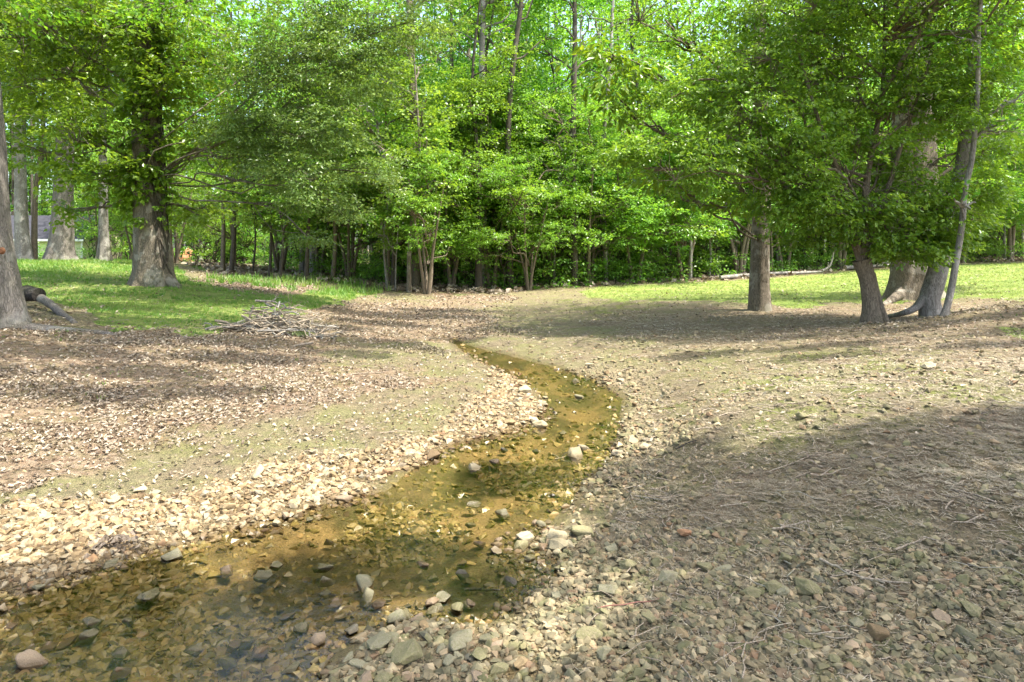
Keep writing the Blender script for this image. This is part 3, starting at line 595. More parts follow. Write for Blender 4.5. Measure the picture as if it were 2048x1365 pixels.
# large leaved tree with straight trunk, right of the centre
b = ray(1521, 622); b = (b[0], b[1], b[2]-.05)
t2 = make_tree('hickory_tree', b, 'straight grey brown trunk standing alone right of the creek head', 'tree')
gw, gl = Geo(), Geo()
bt = big_trunk(gw, [(0,0,-.1),(-.02,0,.6),(.0,0,1.6),(.03,0,3),(0,.1,6),(.1,.1,11)], [.25,.205,.19,.18,.15,.06], .22, .25, 5, 12, 28)
tube(gw, smooth_path([(-.17,.08,0),(-.2,.08,.5),(-.17,.05,1.2)], 4), [.04,.035,.03,.025,.02,.015,.012,.01,.008], 6)
L = [lobe(1500,330,14.2,1.3,1.2,1.1,b), lobe(1420,180,14,1.5,1.4,1.2,b), lobe(1560,120,14.8,1.6,1.6,1.4,b), lobe(1330,40,13.2,1.3,1.2,.9,b), (0,0,8,3,3,2,.5), (0,0,10.5,2.5,2.5,2,.3), lobe(1640,40,15.5,1.8,1.6,1.4,b)]
crown(gw, gl, bt, L, 95, 20, .30, .095, True, .48, seed=13, gap=.42, gfreq=1.7)
L = [lobe(1225,110,12.2,.75,.6,.65,b,1), lobe(1240,200,12.6,.5,.5,.45,b,.8), lobe(1420,405,12.6,.75,.6,.3,b,1.2), lobe(1330,350,12.8,.7,.5,.4,b)]
crown(gw, gl, bt, L, 85, 14, .30, .17, True, .40, seed=14, gap=.36, lm=1, limb=.03, droop=.7)
gw.build('trunk', B_oak, t2); gl.build('crown', [M_oak, M_yell], t2)

# forked glossy leaved tree in front on the right
b = ray(1745, 645); b = (b[0], b[1], b[2]-.04)
t3 = make_tree('forked_tree', b, 'fluted brown trunk leaning left and forking low under a wide dense glossy crown', 'tree')
gw, gl = Geo(), Geo()
fk = rel(1722, 520, b[1], b)
bt = big_trunk(gw, [(0,0,-.08),(-.03,0,.35),(-.10,0,.8),(fk[0],0,fk[2])], [.16,.135,.13,.15], .55, .22, 3, 21, 28, 8)
tube(gw, smooth_path([(.22,-.05,-.02),(.12,-.07,.25),(.05,-.06,.55),(0,-.03,.9)], 5), np.linspace(.075,.035,16), 10)
for pts, r in (([fk, rel(1706,470,b[1],b), rel(1690,380,b[1],b), rel(1640,250,b[1]-.3,b), rel(1590,80,b[1],b)], .085), ([fk, rel(1728,470,b[1],b), rel(1735,350,b[1]+.1,b), rel(1765,180,b[1]+.2,b), rel(1770,-60,b[1],b)], .095),
               ([fk, rel(1745,470,b[1]+.1,b), rel(1760,430,b[1],b), rel(1800,300,b[1],b), rel(1860,120,b[1],b)], .08), ([fk, rel(1700,450,b[1]-.2,b), rel(1600,350,b[1]-.4,b), rel(1450,270,b[1]-.5,b)], .045)):
    p = smooth_path(pts, 5); tube(gw, p, np.linspace(r, .02, len(p)), 8)
ax = np.array([fk, rel(1735,350,b[1],b), rel(1765,180,b[1],b), rel(1775,-100,b[1],b)])
L = [lobe(1690,330,b[1]-.2,1.5,1.3,1.0,b,1.2), lobe(1520,250,b[1]-.5,1.3,1.1,.8,b), lobe(1380,330,b[1]-.6,1.25,1.0,.55,b), lobe(1300,290,b[1]-.4,.7,.7,.35,b), lobe(1460,160,b[1],1.2,1.1,.8,b), lobe(1800,200,b[1]-.1,1.6,1.4,1.1,b,1.2),
     lobe(1650,130,b[1],1.5,1.3,1.0,b), lobe(1600,400,b[1]-.3,1.1,.9,.6,b), lobe(1850,400,b[1]+.2,1.3,1.0,.75,b,1.2), lobe(1790,480,b[1]+.1,1.2,.9,.35,b,1.3), lobe(1720,10,b[1],1.7,1.5,1.0,b), lobe(1560,20,b[1]+.2,1.4,1.3,.9,b),
     lobe(1900,60,b[1]+.2,1.5,1.3,1.0,b), lobe(1940,300,b[1]+.3,.9,.9,.7,b,.7), lobe(1600,480,b[1]+.2,.7,.6,.22,b,.7), (0.6,0,7.5,2.2,2.0,1.0,.5), (1.5,-2.6,6.9,2.0,1.3,.7,.5), (3.6,-2.2,7.3,1.7,1.5,.7,.5), (-.8,-2.2,6.9,1.5,1.1,.6,.45), (4.5,-4.2,7.5,1.4,1.0,.6,.4), lobe(1800,300,b[1]+.5,1.6,.8,1.3,b,1.2), lobe(1560,330,b[1]-.3,1.2,1,.7,b), lobe(1250,300,b[1]-.3,.6,.6,.3,b), lobe(1700,420,b[1]-.4,1.1,.8,.5,b), lobe(1920,180,b[1]+.1,1.2,1.2,.9,b), lobe(1870,480,b[1]+.3,.8,.8,.25,b), lobe(1340,200,b[1],.9,.9,.6,b), lobe(1890,420,b[1]-.3,1.0,.6,.7,b,1.3), lobe(1840,500,b[1]-.3,.9,.5,.22,b,1.3), lobe(1950,380,b[1]-.1,.7,.6,.4,b)]  # forward lobes above view are added to dapple the ground
crown(gw, gl, ax, L, 200, 24, .22, .082, True, .5, hubr=.016, seed=22, gap=.43, gfreq=1.9, limb=.035, droop=.6)
SL = [(4.5,12.8,2.0,.45),(7,12.6,1.8,.45),(3,11.0,1,.22),(2.0,13.6,1.2,.4),(2.6,12.2,1.2,.4),(4.4,11.6,1.4,.35),(6.3,11.8,1.3,.4),(3.6,10.4,1.1,.25),(5.6,10.2,1.3,.25),(7.4,10.2,1.2,.3),(2.6,9.2,.8,.15),(4.4,9.0,1.0,.18),(6.4,8.9,1.1,.2),(5.4,8.0,.9,.13),(3.7,8.1,.6,.1)]  # shade targets for lobes added out of view above the right ground
crown(gw, gl, ax, [(x+.444*7.2-b[0], y-.178*7.2-b[1], 7.2-b[2]+.1*(i_%3), rx, ry, .3, 4.5) for i_, (x, y, rx, ry) in enumerate(SL)], 110, 22, .26, .10, False, .5, seed=24, gap=.34, zmin=5, twig=.1, lmax=.022, hubr=.012)
gw.build('trunk', B_brown, t3); gl.build('crown', M_gloss, t3)

# very broad oak behind it
b = ray(1828, 596); b = (b[0], b[1], b[2]-.06)
t4 = make_tree('oak_tree', b, 'very broad deeply furrowed oak trunk behind the forked tree on the right lawn edge', 'tree')
gw, gl = Geo(), Geo()
bt = big_trunk(gw, [(0,0,-.1),(0,0,.5),(.02,0,1.4),(.05,.1,4),(.1,.2,8),(.1,.3,13)], [.56,.51,.5,.46,.36,.15], .42, .3, 6, 31, 56, 10, .10)
e = ray(1765, 612); e = np.array(e)-np.array(b); tube(gw, smooth_path([(-.3,-.2,.3),(-.6,-.4,.14),tuple(e)], 5), np.linspace(.2,.05,11), 9)
L = [lobe(1960,60,16.5,2.5,2,1.6,b), lobe(2040,240,17,1.6,1.6,1.0,b), (0,0,9.5,4,4,2.2,.25), (-2.5,.5,9,3,3,2,.25), lobe(1990,380,18,1.0,1,.5,b,.7), lobe(1850,60,17.5,2,2,1.4,b)]
crown(gw, gl, bt, L, 55, 20, .36, .13, True, .5, seed=32, gap=.42, lmax=.05)
gw.build('trunk', B_oak, t4); gl.build('crown', M_oak, t4)
# leaning white barked tree in front of the oak
b = ray(1862, 632); b = (b[0], b[1], b[2]-.05); Yb = b[1]
t5 = make_tree('leaning_tree', b, 'mottled whitish trunk with a swollen foot and one root reaching left', 'tree')
gw, gl = Geo(), Geo()
bt = big_trunk(gw, [(0,0,-.08),rel(1858,600,Yb,b),rel(1868,565,Yb,b),rel(1877,530,Yb,b),rel(1897,430,Yb,b),rel(1925,324,Yb,b),rel(1945,150,Yb,b),rel(1960,-120,Yb,b),rel(1970,-400,Yb,b)], [.19,.165,.16,.15,.14,.115,.10,.09,.03], .22, .16, 4, 41, 30, 7, .12)
e = ray(1772, 634); e = np.array(e)-np.array(b); tube(gw, smooth_path([(-.1,-.02,.42),(-.3,-.05,.2),(-.55,-.05,.09),tuple(e)], 5), np.linspace(.085,.03,16), 10)
L = [rel(1960,-160,Yb,b)+(1.6,1.4,.8,.6), rel(2010,40,Yb,b)+(1.0,1,.7), rel(2000,160,Yb,b)+(.8,.8,.4,.6)]
crown(gw, gl, bt, L, 70, 20, .3, .1, True, .5, seed=42)
gw.build('trunk', B_pale, t5); gl.build('crown', M_oak, t5)
b = ray(1888, 634); b = (b[0], b[1], b[2]-.04); Yb = b[1]
t6 = make_tree('slender_tree', b, 'thin crooked grey stem leaning right, just right of the swollen whitish trunk', 'tree')
gw, gl = Geo(), Geo()
p = smooth_path([(-.02,0,-.05), rel(1900,590,Yb,b), rel(1911,530,Yb,b), rel(1924,450,Yb,b), rel(1930,380,Yb,b), rel(1945,310,Yb,b), rel(1955,180,Yb,b), rel(1958,40,Yb,b), rel(1975,-150,Yb,b)], 6)
tube(gw, p, np.interp(np.linspace(0,1,len(p)), [0,.06,1], [.085,.056,.03]), 12)
crown(gw, gl, p, [rel(1990,-100,Yb,b)+(1.2,1.2,.8), rel(2030,200,Yb,b)+(.5,.6,.3,.6), rel(1985,250,Yb,b)+(.4,.5,.3,.5), rel(1925,400,Yb-.3,b)+(.5,.3,.4,.8), rel(1950,60,Yb-.3,b)+(.7,.5,.6,1)], 70, 18, .28, .09, True, .5, seed=43, limb=.02)
gw.build('trunk', B_pale, t6); gl.build('crown', M_gloss, t6)
# shade trees standing behind the camera, whose crowns overhang the foreground
def overhead(loc, lobes, seed, label, dx=0, dy=0):
    b = (loc[0], loc[1], h1(*loc)-.05); r = make_tree('shade_tree', b, label, 'tree'); gw, gl = Geo(), Geo()
    bt = big_trunk(gw, [(0,0,0),(0,0,2),(.1,.1,6),(.1,.2,11)], [.4,.33,.27,.12], .4, .4, 5, seed, 24)
    lo = [(l[0]+dx-b[0], l[1]+dy-b[1], l[2]-b[2], *l[3:]) for l in lobes]
    crown(gw, gl, bt, lo, 90, 22, .26, .12, False, .6, seed=seed, gap=.37, gfreq=2.0, twig=.1, lmax=.06); gw.build('trunk', B_oak, r); gl.build('crown', M_oak, r)
def tgt(lst, z=8.2): return [(x+.444*z, y-.178*z, z+.15*(i_ % 3), rx, ry, .35, 4.5) for i_, (x, y, rx, ry) in enumerate(lst)]  # overhead lobes shaped and placed so their shade lands at the listed spots
overhead((7.5,-1.5), tgt([(1.7,4.15,.6,.2),(2.7,3.9,.8,.4),(1.5,3.5,.7,.5),(3.7,3.9,.9,.4),(4.9,3.8,.9,.5),(.95,4.7,.3,.22),(.95,4.05,.4,.35),(2.4,3.0,.9,.5),(1.2,2.75,.6,.35),(3.5,3.0,.9,.6),(2.2,2.2,.9,.5),(.7,2.2,.6,.35),(3.4,2.0,.9,.6),(5,2.6,1.2,.8),(.05,4.9,.32,.16),(.7,3.6,.25,.2)])+[(7,-2,8,2,1.5,1),(9,-2,8,3,3,1.5)], 51, 'shade tree behind the camera on the right bank', 0, 0)
overhead((-3.5,-4.5), tgt([(-1.0,3.5,.42,.12),(-2.3,3.15,.5,.15),(-1.35,2.95,.5,.22),(-.75,2.75,.35,.2),(-1.7,2.4,.8,.25),(-.4,2.35,.5,.15),(-.15,3.3,.28,.05),(-3.2,2.8,.7,.3),(-1.7,3.3,.3,.1),(-.45,3.7,.25,.08)])+[(0.2,-1.0,8,1.6,1,.9),(-3,-4,9,3.5,3,2),(-6,-4,8.5,2.5,2.5,1.5)], 52, 'shade tree behind the camera on the left bank', 0, 0)
# three big trunks behind the left lawn
def lawn_tree(name, px_, py_, rad, kx, mt, lobes, label, seed, low=()):
    b = ray(px_, py_, 14); b = (b[0], b[1], b[2]-.08); r = make_tree(name, b, label, 'tree', 'big trunks behind the left lawn'); gw, gl = Geo(), Geo()
    bt = big_trunk(gw, [(0,0,-.1),(0,0,.5),(kx*.3,0,1.5),(kx*.6,0,3.5),(kx,.1,7),(kx,.2,12)], [rad*1.15, rad, rad*.86, rad*.76, rad*.65, rad*.3], .55, .55, 6, seed, 36)
    crown(gw, gl, bt, lobes, 34, 20, .45, .18, False, .6, seed=seed, gap=.42, zmin=4)
    gw.build('trunk', mt, r); gl.build('crown', M_oak, r)
LB = [(0,0,8,4,4,2), (2,1,10,4,4,2.5), (-2,0,11,4,4,2.5), (0,0,13.5,3.5,3.5,2.5), (1.5,-1.5,6.3,2,2,1.0)]
lawn_tree('oak_tree', 122, 522, .50, .15, B_grey, LB, 'widest trunk behind the left lawn, broadly flared at its foot before the pale outbuilding', 61)
lawn_tree('shade_tree', 46, 520, .30, -.2, B_pale, LB[:3], 'lichen speckled trunk just right of the huge left edge trunk, behind the lawn', 62)
lawn_tree('shade_tree', 208, 522, .24, -.1, B_pale, LB[1:4], 'pale flared trunk between the widest lawn trunk and the ivy clad oak', 63)
# ------------------------------------------------------------------ the wood: prototypes, then copies at their own places
def proto(kind, seed, lm):
    np.random.seed(seed); random.seed(seed); gw, gl = Geo(), Geo(); R = np.random.uniform
    if kind == 'tall':
        p = smooth_path([(0,0,-.2),(R(-.1,.1),0,3),(R(-.3,.3),R(-.2,.2),7),(R(-.5,.5),R(-.4,.4),12),(R(-.6,.6),R(-.5,.5),17)], 5)
        tube(gw, p, np.interp(np.linspace(0,1,len(p)), [0,.03,.1,1], [.30,.22,.19,.05]), 12)
        L = [(R(-1.6,1.6), R(-1.6,1.6), z, R(1.4,2.4), R(1.4,2.4), R(.6,1.1), 1.25 if z < 11.5 else .45) for z in np.linspace(5.0, 17.5, 13)]
        crown(gw, gl, p, L, 36, 20, .42, .17, False, .6, .04, seed=seed, gap=.45, gfreq=.9, twig=.15)
    elif kind == 'edge':
        k = np.random.randint(2, 5); ax = None
        for q in range(k):
            a = q*6.28/k+R(0, 1); p = smooth_path([(0.08*math.cos(a), .08*math.sin(a), -.15), (.25*math.cos(a), .25*math.sin(a), .9), (.7*math.cos(a+.3), .5*math.sin(a+.3), 2.5), (1.3*math.cos(a+.4), 1.0*math.sin(a+.4), 5.0)], 5)
            tube(gw, p, np.interp(np.linspace(0,1,len(p)), [0,.1,1], [.12,.085,.03]), 8); ax = p if ax is None else ax
        L = [(R(-2.6,2.6), R(-1.6,1.6), z, R(1.1,2.0), R(1.0,1.6), R(.4,.8)) for z in np.linspace(1.8, 7.2, 16)]
        crown(gw, gl, np.array([(0,0,.5),(0,0,3),(0,0,6)]), L, 62, 22, .32, .115, False, .55, .02, seed=seed, gap=.46, gfreq=1.2, twig=.25)
    elif kind == 'mid':
        p = smooth_path([(0,0,-.15),(R(-.1,.1),R(-.1,.1),2),(R(-.4,.4),R(-.3,.3),4.5),(R(-.6,.6),R(-.5,.5),9)], 5)
        tube(gw, p, np.interp(np.linspace(0,1,len(p)), [0,.05,1], [.12,.09,.025]), 8)
        L = [(R(-1.4,1.4), R(-1.4,1.4), z, R(.9,1.7), R(.9,1.7), R(.4,.8)) for z in np.linspace(3.0, 9.2, 12)]
        crown(gw, gl, p, L, 48, 20, .34, .13, False, .6, .02, seed=seed, gap=.46, gfreq=1.1, twig=.25)
    elif kind == 'bush':
        for q in range(5):
            a = R(0, 6.28); p = bend((.05*math.cos(a), .05*math.sin(a), -.1), (.6*math.cos(a), .6*math.sin(a), R(1.6, 2.8)), 6, .05); tube(gw, p, np.linspace(.025, .007, 6), 5)
        L = [(R(-.7,.7), R(-.7,.7), z, R(.5,.9), R(.5,.9), R(.25,.4)) for z in np.linspace(.6, 2.9, 8)]
        crown(gw, gl, p, L, 60, 18, .24, .10, False, .6, .012, seed=seed, gap=.42, gfreq=1.6, twig=.25)
    elif kind == 'sap':
        p = smooth_path([(0,0,-.1),(R(-.1,.1),R(-.1,.1),1.2),(R(-.3,.3),R(-.2,.2),2.6),(R(-.4,.4),R(-.3,.3),4.5)], 4)
        tube(gw, p, np.linspace(.035,.010,len(p)), 6)
        L = [(R(-.6,.6), R(-.6,.6), z, R(.5,.9), R(.5,.9), R(.2,.4)) for z in np.linspace(1.8, 4.5, 6)]
        crown(gw, gl, p, L, 60, 16, .24, .11, False, .6, .015, seed=seed, gap=.42, gfreq=1.5, twig=.3)
    else:
        for q in range(6):
            a = R(0, 6.28); tube(gw, bend((0,0,-.05), (.5*math.cos(a), .5*math.sin(a), R(.4,.8)), 4), np.linspace(.012,.004,4), 4)
        P = np.random.normal(size=(46, 3))*[.38,.38,.2]+[0,0,.5]; P[:, 2] = np.clip(P[:, 2], .08, 1.1); d = P*[1,1,.1]; d /= np.linalg.norm(d, axis=1)[:, None]
        leaves(gl, P, d, 11, .2, .10, False, .6, .5)
    ow = gw.build('trunk' if kind != 'shrub' else 'stem', B_dark); ol = gl.build('crown' if kind != 'shrub' else 'foliage', lm)
    for o in (ow, ol): C.objects.unlink(o)
    return ow, ol
PR = {'tall': [proto('tall', 500+k, M_forest) for k in range(4)], 'edge': [proto('edge', 520+k, M_edge) for k in range(4)],
      'mid': [proto('mid', 540+k, M_forest) for k in range(4)], 'sap': [proto('sap', 560+k, M_edge) for k in range(3)], 'bush': [proto('bush', 600+k, M_edge) for k in range(3)], 'shrub': [proto('shrub', 580+k, M_shrub) for k in range(3)]}
np.random.seed(99); random.seed(99)
used = set()
def plant(kind, x, y, label, group, sc=1.0, bk=None, name=None, leaf=None, rz=None, lean=(0, 0)):
    ow, ol = random.choice(PR[kind])
    nm = name or {'tall': 'forest_tree', 'edge': 'understory_tree', 'mid': 'young_tree', 'sap': 'sapling', 'shrub': 'shrub', 'bush': 'tall_shrub'}[kind]
    r = empty(nm, (x, y, h1(x, y)-.02), label, {'sap': 'sapling', 'shrub': 'shrub', 'bush': 'shrub'}.get(kind, 'tree'), group)
    r.rotation_euler = (lean[0], lean[1], random.uniform(0, 6.28) if rz is None else rz); r.scale = (sc,)*3
    for o, mt in ((ow, bk), (ol, leaf)):
        c = o if o.name not in used else o.copy()
        used.add(o.name); C.objects.link(c); c.parent = r
        if mt: c.material_slots[0].link = 'OBJECT'; c.material_slots[0].material = mt
    return r
# trunks one can tell apart along the wood's edge: (px, base py, width px, bark, kind, leaf)
OR = ['first','second','third','fourth','fifth','sixth','seventh','eighth','ninth','tenth','eleventh','twelfth','thirteenth','fourteenth','fifteenth','sixteenth','seventeenth','eighteenth','nineteenth','twentieth','twenty first','twenty second','twenty third','twenty fourth','twenty fifth','twenty sixth','twenty seventh','twenty eighth','twenty ninth','thirtieth']
GROUPS = {
 'behind the left lawn': [(68,520,13,'B','mid'),(93,517,8,'D','mid'),(252,519,6,'D','mid')],
 'between the orange chair and the creek head': [(401,524,9,'P','tall'),(445,542,10,'B','mid'),(462,546,10,'D','mid'),(504,549,4,'D','sap'),(539,553,5,'D','mid'),(560,558,4,'D','sap'),(605,546,11,'P','tall'),(612,559,10,'D','mid'),(627,549,14,'P','tall'),(641,546,13,'D','tall'),(665,560,10,'B','mid'),(678,551,13,'O','tall'),(708,551,8,'D','mid')],
 'behind the head of the creek': [(776,578,5,'P','sap'),(785,571,9,'D','mid'),(791,583,3,'P','sap'),(818,585,11,'O','mid'),(855,588,9,'B','edge'),(903,576,9,'B','edge'),(958,579,15,'D','tall'),(989,573,15,'D','tall'),(1006,570,8,'D','mid'),(1058,580,7,'B','edge'),(1067,562,7,'D','mid')],
 'behind the sunny grass strip': [(1108,571,4,'P','sap'),(1150,566,9,'D','mid'),(1194,564,4,'P','sap'),(1236,562,7,'B','mid'),(1276,549,17,'D','tall'),(1330,556,8,'D','edge'),(1380,560,8,'P','mid'),(1400,552,7,'D','mid'),(1418,556,6,'P','mid'),(1433,553,9,'D','mid'),(1470,549,6,'D','mid'),(1484,548,5,'D','sap')],
 'between the straight trunk and broad oak': [(1543,548,5,'B','mid'),(1556,542,8,'P','mid'),(1579,540,6,'D','mid'),(1608,538,10,'D','mid'),(1632,536,7,'D','mid'),(1661,526,14,'D','tall'),(1702,533,6,'D','mid')],
 'far right, beyond the broad oak': [(1935,523,5,'P','sap'),(1969,516,16,'D','tall'),(1985,514,8,'D','mid'),(2010,520,6,'P','mid'),(2038,511,10,'O','tall')]}
BK = {'G': B_grey, 'B': B_brown, 'D': B_dark, 'O': B_oak, 'P': B_pale}; BN = {'G': 'grey', 'B': 'brown', 'D': 'dark', 'O': 'rugged', 'P': 'pale'}
base_d = {'tall': .42, 'edge': .20, 'mid': .19, 'sap': .06}
placed = []
for gp, lst in GROUPS.items():
    for i_, (px_, py_, wp, bk, kind) in enumerate(sorted(lst)):
        x, y, z = ray(px_, py_, 12); dia = wp/F*y; sc = dia/base_d[kind]
        sc = min(max(sc, .62 if kind == 'tall' else .7), 2.2 if kind == 'tall' else 1.5)
        word = {'tall': 'thick' if wp > 12 else 'tall', 'mid': 'slim', 'sap': 'thin sapling', 'edge': 'many stemmed low'}[kind]
        plant(kind, x, y, f'{word} {BN[bk]} trunk {gp}, {OR[i_]} from the left', 'tree trunks along the edge of the wood' if kind != 'sap' else 'saplings along the edge of the wood', sc, BK[bk], leaf=M_edge if (kind == 'mid' and i_ % 2) else None)
        placed.append((x, y))
# bushy edge trees whose leaves hang to eye level; (px, Y, scale, leaf)
EDG = [(700,27.5,.9),(780,26.5,1.0),(900,27.0,1.05),(985,26.5,1.0),(1100,28,1.05),(1180,27.5,1.0),(1270,28.5,1.1),(1370,29.5,1.1),(560,31,1.0),(470,34,1.0),(1480,31,1.1),(1570,33,1.1),(1680,34,1.2),(1800,35,1.2),(1920,35,1.2),(2020,36,1.3),(2100,33,1.1),(640,30,1.0),(350,38,1.1),(270,40,1.0),(200,41,.9),(1040,30,1.2),(840,30,1.2),(1500,35,1.3)]
for i_, (px_, y, sc) in enumerate(sorted(EDG)):
    x = (px_-1024)/F*y
    plant('edge', x, y, f'low hanging leafy tree fronting the wood, {OR[i_]} from the left', 'bushy trees at the front of the wood', sc, B_brown); placed.append((x, y))
# the wood behind: trees hidden among each other
def free(x, y):
    if x < -15.5 and 38 < y < 52 and x > -27: return False
    if x < -24 and y < 74: return False
    return all((x-a)**2+(y-b)**2 > 2.6 for a, b in placed)
cnt = 0
for tr in range(4000):
    y = random.uniform(28.5, 68)**1.0; x = random.uniform(-.9*y-4, .9*y+4)
    edge = np.interp(x, [-30,-14,-8,-3,3,8,14,22,32], [44,42,35,29.5,29,30,33,36.5,38])
    if y < edge or not free(x, y): continue
    kind = random.choices(['tall', 'mid', 'edge', 'sap'], [.34, .30, .12, .24])[0]
    plant(kind, x, y, {'tall': 'tall tree inside the wood half hidden by the leaves before it', 'mid': 'young slim tree inside the wood half hidden by the leaves before it', 'edge': 'low branching tree inside the wood half hidden by the leaves before it', 'sap': 'thin sapling inside the wood half hidden by the leaves before it'}[kind],
          {'tall': 'tall trees inside the wood', 'mid': 'young trees inside the wood', 'edge': 'low trees inside the wood', 'sap': 'saplings inside the wood'}[kind], random.uniform(.8, 1.25), random.choice([B_dark, B_dark, B_brown, B_pale, B_oak]))
    placed.append((x, y)); cnt += 1
    if cnt >= 185: break
# trees beyond the left lawn, around the building
for k, (px_, y, kind, sc) in enumerate([(185,52,'bush',1.5),(205,50,'edge',1.3),(235,47,'edge',1.3),(215,58,'tall',1.0),(262,46,'bush',1.6),(228,44,'bush',1.4),(140,74,'tall',1.2),(60,80,'tall',1.3),(-20,78,'tall',1.3),(245,62,'tall',1.2),(180,85,'tall',1.3),(260,50,'mid',1.2),(300,55,'edge',1.4),(330,62,'tall',1.2),(-130,60,'tall',1.3),(-60,80,'tall',1.4)]):
    x = (px_-1024)/F*y
    plant(kind, x, y, f'leafy tree beyond the left lawn around the pale building, {OR[k]}', 'trees around the pale building', sc, random.choice([B_dark, B_oak]))
for k in range(120):
    px_ = random.uniform(380, 2080); y = np.interp(px_, [380,640,760,850,1000,1150,1300,1500,1700,2050], [41,31,27,26.5,26.3,27.3,29,32,34.5,37])+random.uniform(0, 1)**1.5*9
    plant('bush', (px_-1024)/F*y, y, 'leafy shrub as tall as a person between the trunks of the wood edge', 'tall shrubs between the trunks', random.uniform(.7, 1.35))
# shrubs and seedlings along the edge
for k in range(46):
    px_ = 640+k*31+random.uniform(-12, 12); y = np.interp(px_, [640,760,850,1000,1150,1300,1500,1700,2050], [27.5,25.5,26,25.8,26.5,28,31,33.5,36])+random.uniform(0, 2.2)
    plant('shrub', (px_-1024)/F*y, y, 'low leafy shrub among the ground plants at the front of the wood', 'low shrubs at the front of the wood', random.uniform(.55, 1.25))
# undergrowth inside the wood and the far wood
def under(n, y0, y1, hmax, L, key, name, label, m):
    X, Y = cand(n, y0, y1, .95); Z = H(X, Y); k = np.random.rand(n) < key(X, Y); X, Y, Z = X[k], Y[k], Z[k]
    P = np.stack([X, Y, Z+.05+hmax*np.random.rand(len(X))**2], 1); d = np.random.normal(size=P.shape)*[1,1,.1]; d /= np.linalg.norm(d, axis=1)[:, None]
    g = Geo(); leaves(g, P, d, 7, .28, L, False, .6, .4); return tag(g.build(name, m), label, 'undergrowth', kind='stuff')
fe = lambda X: np.interp(X, [-40,-30,-20,-12,-8,-5,-3,1,3,8,14,22,32], [38,40,44,33,30.5,27.2,25.8,25.6,26.3,28,32,36,38])
under(26000, 25, 62, 1.1, .13, lambda X, Y: (Y > fe(X))*(vn(X*.5, Y*.5, seed=90) > .42), 'undergrowth', 'ferny green undergrowth covering the floor of the wood', M_shrub)
X, Y = np.random.uniform(-120, 120, 22000), np.random.uniform(70, 108, 22000)
P = np.stack([X, Y, .8+38*np.random.rand(22000)], 1); d = np.random.normal(size=P.shape)*[1,1,.1]; d /= np.linalg.norm(d, axis=1)[:, None]
g = Geo(); leaves(g, P, d, 9, 1.3, .62, False, .65, .4)
for k in range(330):
    x, y = random.uniform(-110, 110), random.uniform(69, 100); z = h1(x, y)
    tube(g, [(x, y, z-.2), (x+random.uniform(-.4, .4), y, z+14), (x+random.uniform(-1, 1), y, z+32)], [random.uniform(.12, .3), .12, .05], 6, mat=1)
tag(g.build('distant_wood', [M_forest, B_dark]), 'mass of far trees closing the view behind the wood', 'woodland', kind='stuff')
# tall bare lower trunks that show through the leaves above the bushy trees
def pole(pts, Y, r0, mt, label, seed):
    P_ = [at(a, b_, Y) for a, b_ in pts]; x0, y0 = P_[0][0], P_[0][1]; z0 = h1(x0, y0)-.1
    rt = empty('forest_tree', (x0, y0, z0), label, 'tree', 'tall trunks showing above the bushy trees')
    p = smooth_path([(0, 0, 0)]+[(a-x0, b_-y0, c-z0) for a, b_, c in P_[1:]], 5); gw, gl = Geo(), Geo()
    tube(gw, p, np.linspace(r0, r0*.6, len(p)), 12); t_ = p[-1]
    for q in range(5):
        a = p[len(p)*(11+q)//17]; tube(gw, bend(a, a+np.array([random.uniform(-2, 2), random.uniform(-.6, .3), random.uniform(.8, 2)]), 6, .06), np.linspace(r0*.35, .015, 6), 5)
    crown(gw, gl, p, [(t_[0]+random.uniform(-1.2, 1.2), t_[1]+.8, t_[2]-1.5+k*1.1, 1.8, 1.4, .8, .8) for k in range(4)]+[(p[len(p)*2//3][0]+s, .9, p[len(p)*2//3][2], 1.2, .8, .6, .7) for s in (-1.5, 1.5)], 40, 20, .4, .15, False, .6, .03, seed=seed, gap=.45, twig=.1)
    gw.build('trunk', mt, rt); gl.build('crown', M_forest, rt)
np.random.seed(5); random.seed(5)
pole([(1022,570),(1016,400),(1018,224),(1030,100),(1043,0),(1052,-120)], 26.2, .13, B_dark, 'tall dark trunk leaning right above the bushy trees behind the creek head', 71)
pole([(968,570),(966,330),(964,150),(966,0),(968,-130)], 26.6, .15, B_pale, 'tall pale straight trunk just left of the leaning dark one', 72)
pole([(1150,565),(1146,300),(1148,180),(1150,60),(1146,-100)], 27.0, .13, B_dark, 'tall dark trunk showing midway between the creek head and the straight trunk', 73)
pole([(832,575),(829,350),(826,200),(820,60),(816,-100)], 26.4, .17, B_brown, 'thick brown trunk rising above the many stemmed low tree', 74)
pole([(1212,560),(1206,320),(1214,200),(1222,80),(1230,-100)], 28.2, .10, B_pale, 'slim pale trunk rising beside the sunny grass strip behind the bushy trees', 75)
# ------------------------------------------------------------------ pale building beyond the lawn
hb = at(165, 500, 62); hz = h1(hb[0], 62)-.3
bd = empty('outbuilding', (hb[0], 62, hz), 'pale yellow green outbuilding with a dark shingle roof beyond the left lawn', 'building')
M_wall = flat_mat('siding', (.56, .58, .33), .7, .15); M_trim = flat_mat('trim', (.72, .74, .70), .6, .05); M_roof = flat_mat('shingles', (.05, .05, .062), .9, .4); M_glass = flat_mat('window_glass', (.05, .06, .07), .1)
ez = 2.65-hz; g = Geo(); 
for k in range(12):
    z0 = ez*k/12; g.add([(-13,-.012,z0),(0,-.012,z0),(0,.006,z0+ez/12),(-13,.006,z0+ez/12)], [(0,1,2,3)])
box(g, -13, 0, .01, 7, 0, ez); g.add([(0,.01,ez),(0,7,ez),(0,3.5,ez+2.1),(-13,.01,ez),(-13,7,ez),(-13,3.5,ez+2.1)], [(0,1,2),(3,5,4)]); g.build('wall', M_wall, bd)
g = Geo()
